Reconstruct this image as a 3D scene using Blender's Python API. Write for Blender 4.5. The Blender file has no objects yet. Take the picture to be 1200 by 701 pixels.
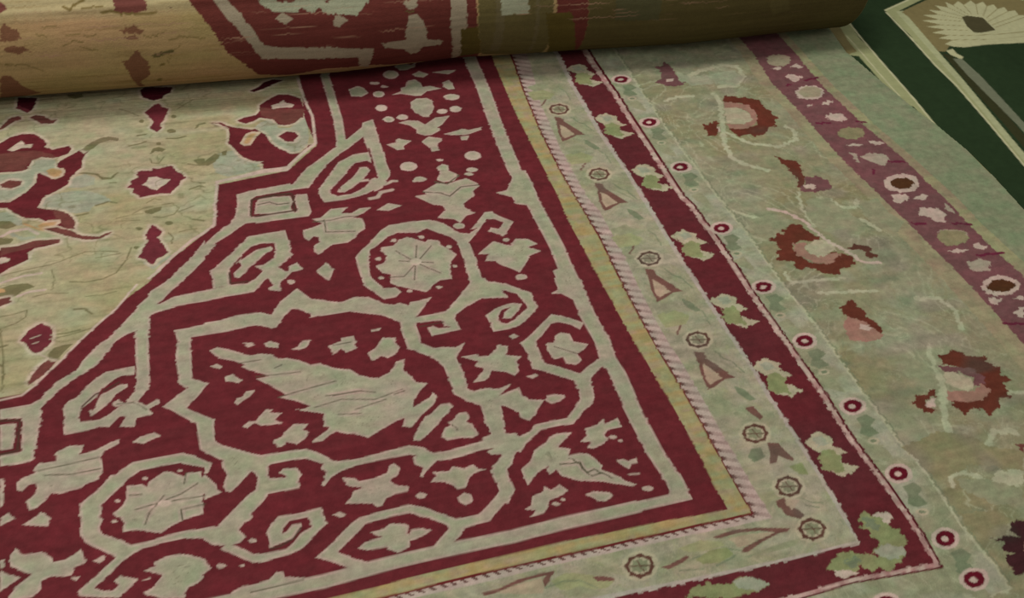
# A hand-knotted rug, partly rolled up, lying on green prayer carpeting.
# All pattern coordinates are millimetres in the rug's own plane: u runs along
# the rolled end, v runs away from the camera; origin = corner of the cream frame.
import bpy, math, random
import numpy as np
from mathutils import Matrix, Vector
random.seed(4); rng = np.random.default_rng(7)

DATA = {"cam":{"F":1300.0,"C":[-0.84909,-0.95127,1.6],"fw":[0.311448,0.648504,-0.694581],"rt":[0.938172,-0.326072,0.116231],"up":[0.151107,0.687837,0.709963]},"roll":{"u":[-1.0885,-0.7114,-0.306,0.0041,0.6468,1.0273],"v":[1.4854,1.4765,1.4677,1.4868,1.4576,1.4697]},"field":[-2300,2200,-374,2200,-375,1527,-398,1412,-422,1233,-415,1129,-499,1047,-660,1025,-683,892,-785,804,-835,745,-883,706,-991,592,-1073,504,-1115,504,-1225,498,-2300,378],"bands":[["tan_in",[134,2200,134,1581,115,1391,98,1202,91,1013,85,840,77,747,75,568,74,412,78,222,79,150,75,22,74,-49,15,-47,-47,-42,-145,-40,-240,-36,-333,-36,-432,-35,-511,-35,-568,-38,-624,-38,-2300,-25]],["tan_out",[186,2200,186,1574,165,1384,146,1247,130,1076,123,940,123,827,125,690,114,506,112,354,114,236,114,148,112,44,112,-67,10,-64,-57,-63,-154,-61,-217,-60,-340,-58,-438,-56,-517,-58,-2300,-45]],["barb_in",[196,2200,196,1572,170,1383,150,1247,134,1075,127,939,127,826,129,689,118,505,115,353,118,235,118,147,115,43,116,-72,7,-69,-59,-68,-156,-66,-219,-65,-342,-62,-440,-61,-518,-62,-2300,-49]],["barb_out",[232,2200,232,1567,211,1376,175,1204,156,1002,153,827,162,769,158,617,148,504,143,376,147,284,145,162,145,64,144,-8,145,-87,68,-85,-15,-81,-161,-78,-270,-75,-406,-75,-521,-73,-2300,-54]],["inb_out",[302,2200,302,1557,293,1385,283,1276,275,1061,280,887,278,781,274,573,276,382,280,258,276,168,279,79,277,-30,273,-120,272,-170,150,-168,38,-164,-69,-159,-222,-149,-2300,-106]],["wht_out",[314,2200,314,1555,305,1383,294,1274,286,1059,290,885,288,779,284,571,285,379,288,255,285,166,287,77,285,-32,281,-122,276,-176,147,-174,35,-170,-72,-165,-225,-157,-2300,-116]],["red_out",[383,2200,383,1546,375,1364,378,1209,374,997,372,791,380,748,384,607,381,437,385,291,388,150,383,60,390,-73,392,-183,388,-242,385,-247,225,-234,111,-237,-101,-226,-2300,-179]],["pnk_out",[398,2200,398,1544,391,1361,391,1207,387,995,384,789,393,746,396,605,393,434,396,289,399,148,393,58,400,-75,401,-185,395,-251,391,-256,221,-241,106,-244,-105,-233,-2300,-183]],["drk_out",[405,2200,405,1543,398,1364,398,1206,394,993,390,788,399,744,402,604,398,433,401,288,404,146,399,56,405,-76,406,-187,398,-257,396,-260,219,-244,105,-247,-107,-237,-2300,-187]],["grn_out",[470,2200,470,1534,467,1337,458,1044,465,754,472,619,471,483,479,285,478,126,479,24,489,-78,484,-194,491,-288,490,-330,341,-325,17,-304,-2300,-243]],["mb_out",[829,2200,829,1346,811,1191,821,1041,822,844,844,686,841,562,854,421,858,296,862,190,858,40,858,-631,-2300,-651]],["pk_in",[865,2200,865,1341,846,1185,857,1035,860,837,879,679,893,551,905,410,911,285,913,178,910,28,910,-669,-2300,-689]],["pk_out",[994,2200,994,1322,987,1134,1007,959,1030,806,1043,647,1043,552,1049,448,1060,365,1051,215,1051,-773,-2300,-793]],["gd_out",[1020,2200,1020,1318,1020,1128,1038,953,1060,800,1077,641,1077,546,1087,452,1097,372,1087,222,1087,-800,-2300,-820]],["edge",[1176,2200,1176,1444,1152,1289,1158,1261,1174,1133,1191,1018,1213,915,1229,806,1230,687,1226,612,1224,572,1227,422,1227,-903,-2300,-923]]],"per":[16.12,18.75]}
FIELD = '''
M -1183,1255,-1131,1264,-1104,1253,-1097,1258,-1075,1277,-1050,1285,-1025,1281,-1008,1261,-998,1240,-1006,1229,-989,1216,-956,1224,-949,1212,-958,1195,-980,1186,-990,1185,-1018,1193,-1040,1167,-1044,1149,-1099,1153,-1133,1166,-1183,1193
br -1098,1220,-1063,1223,-1027,1220,-993,1201,-983,1187,-1015,1190,-1043,1173,-1048,1153,-1099,1159,-1133,1196
lt -1083,1230,-1065,1249,-1052,1260,-1044,1245,-1028,1243,-1034,1231,-1052,1234,-1070,1225
bl -1044,1155,-1033,1184,-1015,1193,-990,1182,-983,1162,-986,1138,-1008,1118,-1032,1123,-1030,1087,-1054,1068,-1082,1051,-1102,1052,-1128,1065,-1120,1145,-1072,1145
br -1100,1112,-1080,1123,-1056,1115,-1060,1101,-1077,1093,-1097,1100
M -985,1153,-977,1173,-947,1193,-925,1208,-912,1225,-886,1240,-867,1243,-847,1233,-850,1223,-868,1230,-891,1221,-907,1205,-923,1185,-931,1165,-933,1140,-944,1130,-960,1103,-965,1086,-990,1067,-1018,1050,-1022,1036,-1030,1020,-1016,1012,-993,1005,-971,989,-959,961,-961,937,-974,940,-1006,963,-1028,984,-1057,990,-1073,1009,-1089,1029,-1122,1036,-1122,1053,-1082,1048,-1051,1073,-1029,1104,-1024,1139,-1007,1124,-994,1110,-980,1113,-969,1135
ol -932,1200,-912,1225,-886,1240,-867,1243,-847,1233,-850,1223,-868,1230,-891,1221,-907,1201,-926,1189
or -1007,1142,-996,1149,-971,1145,-967,1132,-973,1115,-988,1108,-1001,1120
bl -960,1097,-949,1110,-928,1115,-908,1099,-913,1076,-938,1069,-965,1074
bl -1022,1039,-1011,1057,-987,1058,-959,1061,-925,1055,-892,1031,-880,1011,-915,1006,-930,987,-957,986,-987,1003,-1026,1020
br -1003,1007,-977,996,-959,959,-961,937,-980,944,-995,977
or -1032,962,-1012,975,-988,973,-987,962,-1006,949,-1026,945
or 4.5 -1058,973,-1033,952,-998,928,-974,929
br -1023,950,-996,950,-968,933,-949,913,-916,903,-902,911,-890,914,-896,907,-917,895,-943,898,-975,916
bl -1116,1018,-1083,1017,-1061,990,-1061,968,-1084,973,-1116,985
ol -1110,992,-1084,987,-1071,970,-1091,963,-1110,970
lt 7.4 -1105,939,-1085,954,-1052,956,-1033,936
bl 9.0 -1082,945,-1063,926,-1040,926
M -1125,896,-1086,904,-1057,903,-1041,916,-992,911,-993,900,-1016,895,-1042,892,-1053,881,-1054,861,-1075,850,-1095,839,-1107,829,-1132,807
br -1105,908,-1073,906,-1041,916,-992,911,-993,900,-1025,899,-1058,893,-1087,888,-1106,882
lt -1113,871,-1100,878,-1087,870,-1091,863,-1107,859
ol -1118,931,-1105,939,-1079,929,-1086,917,-1105,916,-1118,913
ol 4.8 -945,1121,-927,1118,-907,1111,-894,1097,-876,1090,-861,1106
ol 4.9 -903,1110,-894,1091,-880,1089
ol 3.2 -880,1075,-867,1073
ol 3.9 -915,1004,-897,1009,-887,1012,-874,1004
ol 5.4 -958,978,-941,980,-932,982
ol 4.2 -828,1200,-811,1202,-790,1209
ol 5.1 -806,1235,-787,1237
ol 4.3 -746,1213,-724,1209,-703,1214
ol -720,1238,-722,1234,-726,1232,-732,1232,-737,1234,-740,1238,-741,1242,-739,1245,-735,1248,-730,1248,-725,1246,-721,1242
ol -758,1196,-759,1193,-761,1191,-764,1191,-767,1192,-769,1195,-769,1198,-768,1201,-766,1202,-763,1203,-760,1201,-758,1199
ol -786,1163,-778,1181,-765,1185,-751,1173,-760,1165,-774,1171,-782,1162
ol 2.5 -788,1145,-786,1129,-772,1124,-758,1146
mr -848,1052,-836,1062,-839,1074,-820,1083,-822,1101,-810,1105,-789,1101,-784,1110,-774,1105,-747,1112,-741,1105,-739,1092,-729,1081,-719,1063,-733,1054,-738,1040,-755,1022,-759,1014,-780,1018,-802,1016,-824,1012,-830,1025,-838,1032,-833,1046
lt -816,1055,-804,1064,-799,1079,-781,1078,-771,1067,-753,1064,-766,1048,-778,1041,-786,1031,-799,1039,-806,1050
ol 2.4 -812,992,-796,1003,-781,997
ol -820,967,-800,972,-782,974,-787,961,-806,953,-819,960
ol 2.1 -781,980,-760,982,-748,962,-761,944,-786,938,-803,944
ol 2.1 -843,963,-820,976,-799,978
ol 2.1 -750,951,-716,964
ol 1.9 -878,954,-850,959,-822,959
ol 1.9 -879,945,-831,939
ol -830,910,-831,908,-834,906,-837,906,-840,908,-843,910,-843,913,-842,916,-839,917,-836,917,-833,916,-830,913
ol -766,916,-768,913,-771,911,-776,911,-780,913,-782,916,-783,919,-782,922,-778,924,-774,924,-770,923,-767,919
ol 4.0 -725,920,-702,911
ol -698,1122,-686,1126,-671,1125,-674,1102,-689,1106
ol 4.1 -719,1021,-696,1029,-686,1024
ol 3.3 -694,1040,-684,1037
mr -809,920,-805,914,-791,894,-796,884,-802,877,-793,851,-788,826,-797,817,-811,812,-820,796,-829,800,-833,814,-848,823,-838,842,-830,856,-822,870,-826,890
ol 2.8 -779,886,-772,871,-777,853
ol -841,853,-842,851,-845,849,-847,849,-850,850,-852,853,-853,855,-852,858,-849,859,-846,859,-844,858,-842,856
bl 7.6 -835,804,-821,786,-802,803,-784,814
ol 2.2 -758,885,-740,889,-722,889
ol 2.2 -1107,824,-1060,832,-1012,837,-979,850,-946,862,-913,857,-884,849
ol 2.2 -928,839,-881,843
ol 2.9 -981,779,-953,771,-920,774,-893,786,-870,822,-857,856
ol 1.9 -1013,822,-1008,790,-1016,762
ol 2.0 -956,730,-924,728,-898,732
ol 2.0 -1048,750,-1023,754,-986,746
lt 5.7 -1108,802,-1070,814,-1032,816
lt 5.7 -1078,757,-1053,766,-1029,765
ol -1108,787,-1090,793,-1059,792,-1044,779,-1063,772,-1078,761,-1097,751,-1115,746,-1121,775
br -1115,755,-1091,759,-1088,744,-1110,735,-1122,738
or -1098,778,-1099,775,-1102,774,-1107,774,-1112,776,-1115,778,-1116,782,-1115,784,-1111,786,-1107,786,-1102,784,-1099,781
ol 2.2 -1110,707,-1086,709,-1062,715,-1065,697,-1084,683,-1102,678
mr -1021,632,-1023,622,-1027,615,-1034,610,-1042,608,-1050,610,-1057,615,-1063,623,-1067,632,-1068,643,-1066,652,-1062,660,-1055,665,-1047,667,-1039,665,-1031,660,-1025,652,-1022,642
mr -1077,638,-1064,655,-1052,666,-1041,675,-1025,662,-1019,650,-1023,628,-1030,612,-1050,596,-1060,605,-1068,627
lt 1.4 -1059,638,-1042,643
lt 1.4 -1056,624,-1046,626
ol 2.2 -1026,629,-993,632,-962,639,-946,642
ol 2.8 -1023,639,-999,638,-971,641
br -1069,522,-1060,549,-1047,567,-1035,578,-1018,569,-1034,547,-1058,527
ol -1031,590,-1022,605,-1000,609,-986,608,-1002,592,-1018,569,-1029,572
ol 4.3 -980,699,-961,697,-947,680
lt 2.7 -1049,598,-1032,581,-1047,567,-1063,545
ol 2.7 -1111,675,-1107,599,-1112,515
ol 4.1 -1112,628,-1100,630
ol 4.0 -1113,583,-1108,577,-1109,548
dr -1054,1431,-1013,1421,-1016,1393,-1028,1371,-1053,1382,-1057,1400
mr -1061,1387,-1053,1399,-1028,1371,-1036,1364,-1046,1374
br -1095,1316,-1080,1340,-1073,1352,-1054,1355,-1048,1341,-1062,1337,-1077,1323,-1088,1311,-1110,1305
br -1033,1345,-1018,1353,-1000,1346,-986,1327,-972,1328,-983,1313,-1009,1317,-1019,1332
mr -782,1321,-767,1337,-758,1350,-745,1353,-736,1336,-725,1327,-733,1307,-741,1288,-751,1272,-749,1255,-762,1241,-776,1257,-770,1272,-765,1282,-774,1307
dr -782,1415,-769,1427,-706,1417,-713,1396,-730,1384,-735,1372,-756,1367,-781,1386
ol -947,1424,-913,1422,-910,1411,-930,1403,-944,1413
ol 2.3 -835,1345,-814,1331,-796,1311
ol 2.3 -706,1323,-684,1341,-666,1356
ol 2.3 -882,1378,-863,1381
ol -712,1293,-713,1290,-716,1288,-719,1287,-722,1289,-724,1292,-724,1295,-723,1298,-720,1301,-717,1301,-714,1300,-712,1297
ol -786,1287,-787,1284,-789,1282,-792,1282,-795,1283,-796,1286,-797,1289,-796,1292,-793,1295,-790,1295,-788,1294,-786,1291
ol 5.3 -674,1242,-666,1254,-652,1257
M -515,1291,-517,1306,-488,1330,-464,1344,-440,1340,-414,1321,-415,1274,-424,1240,-446,1223,-472,1217,-487,1223,-495,1245,-525,1257,-539,1246,-560,1239,-578,1253,-560,1264,-531,1269
br -518,1299,-479,1285,-415,1274,-424,1240,-460,1218,-479,1222,-495,1245,-520,1264
lt -489,1301,-467,1308,-456,1319,-451,1305,-434,1295,-442,1286,-470,1289,-487,1286
M -640,1257,-617,1253,-593,1231,-549,1213,-540,1219,-527,1199,-517,1201,-516,1154,-500,1131,-477,1107,-458,1107,-433,1132,-424,1134,-444,1114,-480,1075,-498,1059,-518,1060,-552,1063,-548,1081,-576,1102,-592,1121,-602,1149,-611,1171,-604,1203,-602,1226,-623,1240
ol -644,1257,-622,1250,-601,1229,-631,1241
or -586,1166,-567,1200,-550,1207,-531,1200,-546,1182,-563,1155,-578,1155
bl -544,1219,-529,1237,-503,1247,-490,1227,-489,1210,-462,1205,-430,1241,-415,1238,-426,1164,-436,1133,-465,1108,-481,1108,-500,1131,-519,1161,-521,1188,-531,1200
M -496,1177,-473,1193,-454,1186,-449,1172,-465,1151,-480,1154
bl -657,1121,-639,1137,-603,1143,-596,1116,-570,1092,-547,1091,-564,1078,-552,1063,-606,1054,-633,1050,-657,1070
ol -673,1114,-659,1127,-646,1138,-636,1130,-651,1107,-668,1097,-689,1104
ol -631,1142,-618,1146,-623,1127,-633,1128
ol 3.4 -710,1111,-686,1101,-667,1103
dr -530,1370,-503,1384,-491,1401,-464,1411,-440,1404,-468,1389,-492,1375,-519,1364
lt 6.8 -404,1406,-406,1301,-401,1243,-416,1136,-444,1114,-498,1059,-553,1057,-616,1044,-658,1036
lt 6.1 -491,1058,-500,1050,-554,1051,-608,1042,-656,1036,-672,964,-684,895,-707,874,-738,853,-777,816,-831,757
lt 3.7 -858,743,-902,684,-943,646,-976,610,-1009,571,-1058,519,-1079,501,-1115,498,-1198,496
'''
SPANDREL_OFF = '''
cr -1160,41,-1165,20,-1214,0,-1253,-8,-1246,-33,-1136,-30,-1089,-24,-1083,-5,-1099,17,-1131,17
cr 21.6 -1878,252,-1848,254,-1720,258,-1607,261,-1483,271
cr -1501,258,-1554,224,-1576,219,-1588,198,-1542,200,-1427,207,-1417,201,-1404,203,-1358,207,-1323,206,-1292,214,-1277,220,-1297,230,-1365,231,-1434,228,-1505,228,-1454,263,-1433,281,-1391,307,-1333,335,-1289,353,-1297,375,-1340,358,-1373,334,-1409,311,-1460,285,-1503,278
cr -1310,439,-1314,377,-1335,368,-1385,344,-1402,330,-1476,278,-1471,263,-1481,253,-1513,239,-1506,231,-1462,262,-1448,272,-1434,284,-1405,300,-1387,311,-1369,322,-1342,338,-1305,351,-1290,358,-1289,376,-1280,442
cr -1510,228,-1553,205,-1542,200,-1488,202,-1418,204,-1405,205,-1358,207,-1323,206,-1300,209,-1285,216,-1281,232,-1365,229,-1385,238,-1380,260,-1362,272,-1329,285,-1282,310,-1269,317,-1249,319,-1239,310,-1239,286,-1249,272,-1265,256,-1269,246,-1248,243,-1232,257,-1223,276,-1215,300,-1215,335,-1244,339,-1280,336,-1311,323,-1348,307,-1389,290,-1405,275,-1422,258,-1426,229
cr -1253,307,-1278,298,-1309,276,-1334,264,-1356,255,-1356,244,-1338,239,-1321,247,-1288,264,-1265,282,-1249,296
cr 7.0 -1293,266,-1293,242,-1273,233,-1263,223,-1275,209,-1272,202
cr 8.6 -1206,259,-1209,246,-1230,235,-1234,215
cr -1265,258,-1301,238,-1288,225,-1277,218,-1248,231,-1236,244
cr -1265,377,-1263,359,-1228,361,-1181,361,-1164,367,-1161,454,-1182,452,-1186,388,-1205,382,-1243,382
cr -1249,445,-1267,439,-1271,415,-1264,407,-1256,387,-1236,386,-1215,391,-1197,394,-1197,429,-1201,451
dg 3.6 -1247,437,-1252,420,-1238,413,-1240,396
cr -1297,473,-1306,451,-1319,381,-1292,384,-1280,442,-1267,452,-1193,461,-1190,487,-1215,482,-1252,476
cr 19.4 -1182,485,-1178,453,-1186,396
cr -1249,445,-1259,439,-1265,413,-1264,387,-1186,396,-1202,453
dg 3.6 -1240,444,-1246,423,-1231,414,-1231,394
dg 3.1 -1136,363,-1133,335,-1140,310,-1136,288
cr -1152,254,-1176,231,-1157,210,-1141,234
cr -1253,132,-1294,119,-1290,104,-1264,90,-1239,103,-1238,122
cr -1313,121,-1326,110,-1315,101,-1290,104,-1297,123
dg 3.9 -1206,165,-1191,137,-1172,123,-1207,96,-1206,65
dg 3.9 -1246,137,-1228,118,-1264,90
cr -1263,151,-1257,153,-1255,158,-1255,163,-1257,168,-1264,171,-1269,171,-1276,168,-1278,165,-1278,159,-1275,154,-1269,151
cr -1260,63,-1256,65,-1253,68,-1255,72,-1256,76,-1260,78,-1264,78,-1268,77,-1271,74,-1271,69,-1268,66,-1264,64
cr -1709,146,-1725,124,-1745,121,-1748,112,-1781,102,-1786,86,-1764,78,-1738,79,-1740,64,-1720,44,-1712,75,-1691,89,-1692,102,-1712,126
cr -1659,115,-1677,101,-1674,81,-1657,74,-1609,78,-1571,95,-1574,104,-1601,116,-1630,118
cr -1557,155,-1564,135,-1557,117,-1533,108,-1563,83,-1566,54,-1524,77,-1512,86,-1497,83,-1476,104,-1476,117,-1493,130,-1510,127,-1537,137
cr -1447,128,-1470,112,-1452,89,-1441,91,-1426,103,-1394,103,-1392,115,-1418,121
cr -1451,193,-1458,175,-1476,168,-1458,146,-1435,164,-1418,165,-1418,178,-1433,183
cr -1474,82,-1484,54,-1491,46,-1480,31,-1488,6,-1474,11,-1459,35,-1458,45,-1464,71
cr -1451,55,-1451,36,-1430,45,-1433,55
cr -1752,37,-1765,21,-1742,18,-1711,18,-1709,31,-1727,38
lt -1661,18,-1655,20,-1651,24,-1649,28,-1648,33,-1649,39,-1653,44,-1658,47,-1663,49,-1670,49,-1675,47,-1679,43,-1682,39,-1683,33,-1682,28,-1678,23,-1673,20,-1667,17
lt -1641,163,-1633,165,-1628,171,-1626,177,-1630,181,-1638,184,-1648,185,-1655,182,-1661,177,-1662,171,-1658,166,-1650,163
lt -1717,157,-1709,160,-1704,165,-1704,171,-1708,176,-1715,179,-1724,179,-1732,177,-1737,171,-1738,165,-1735,160,-1727,157
lt -1576,159,-1570,162,-1564,166,-1564,171,-1568,177,-1575,179,-1583,180,-1590,177,-1595,172,-1595,167,-1591,162,-1584,159
lt -1580,133,-1574,135,-1570,140,-1570,145,-1572,149,-1579,153,-1587,153,-1593,150,-1597,146,-1599,140,-1595,136,-1588,133
lt -1590,54,-1584,57,-1580,61,-1580,67,-1583,71,-1590,74,-1596,75,-1603,72,-1605,68,-1605,62,-1603,58,-1596,55
lt -1595,27,-1587,29,-1582,34,-1582,40,-1584,46,-1592,49,-1601,49,-1609,46,-1613,40,-1615,35,-1611,30,-1603,27
lt -1344,34,-1336,36,-1331,40,-1327,45,-1326,50,-1327,55,-1331,59,-1338,62,-1346,64,-1354,63,-1362,61,-1367,57,-1371,52,-1372,47,-1371,42,-1365,38,-1360,35,-1352,33
lt -1329,156,-1321,158,-1315,162,-1311,166,-1310,171,-1313,176,-1317,181,-1323,184,-1330,185,-1338,185,-1346,183,-1351,180,-1355,175,-1356,169,-1354,165,-1350,160,-1343,157,-1336,156
cr -1778,200,-1765,191,-1733,186,-1716,201,-1724,220,-1764,221
cr -1758,219,-1778,203,-1765,191,-1729,188,-1720,207,-1728,218
lt -1783,157,-1779,159,-1777,162,-1778,168,-1779,172,-1783,175,-1789,176,-1791,175,-1794,171,-1793,165,-1791,161,-1787,158
lt -1760,145,-1756,146,-1754,149,-1754,153,-1756,156,-1760,158,-1762,158,-1766,156,-1769,154,-1769,150,-1766,147,-1764,146
lt -1821,114,-1814,116,-1807,120,-1803,124,-1800,130,-1802,134,-1807,139,-1814,142,-1821,143,-1829,143,-1839,141,-1845,137,-1849,133,-1852,127,-1849,122,-1845,118,-1839,115,-1831,113
cr -1818,85,-1833,69,-1808,55,-1793,68,-1803,84
cr -1818,47,-1823,18,-1819,-2,-1798,15,-1807,31
cr -1898,130,-1908,112,-1894,108,-1886,119
cr -1872,115,-1890,102,-1873,80,-1891,66,-1861,74,-1845,94,-1848,108
lt -1344,105,-1340,106,-1339,108,-1339,112,-1342,115,-1344,116,-1348,117,-1351,115,-1352,113,-1352,110,-1350,107,-1347,105
lt -1277,52,-1273,55,-1271,59,-1271,64,-1273,70,-1278,73,-1284,73,-1289,71,-1292,66,-1292,61,-1288,55,-1282,52
lt -1338,185,-1355,171,-1340,155,-1321,157,-1311,175,-1321,186
cr 7.2 -1261,172,-1264,152
cr -1452,193,-1458,175,-1476,168,-1458,146,-1435,164,-1418,165,-1418,178,-1433,183
sh 5.3 -1263,451,-1193,460
sh 5.3 -1265,451,-1271,415,-1276,386
sh 5.3 -1268,444,-1276,414,-1271,382
sh 5.4 -1263,382,-1206,388,-1194,385
sh 5.2 -1190,451,-1193,418,-1195,385
M 5.2 -1263,310,-1239,310,-1246,285,-1265,270
M 5.4 -1360,230,-1319,232,-1294,247
M 5.3 -1352,270,-1306,294,-1268,314
M 5.5 -1442,227,-1369,230
'''
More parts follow.
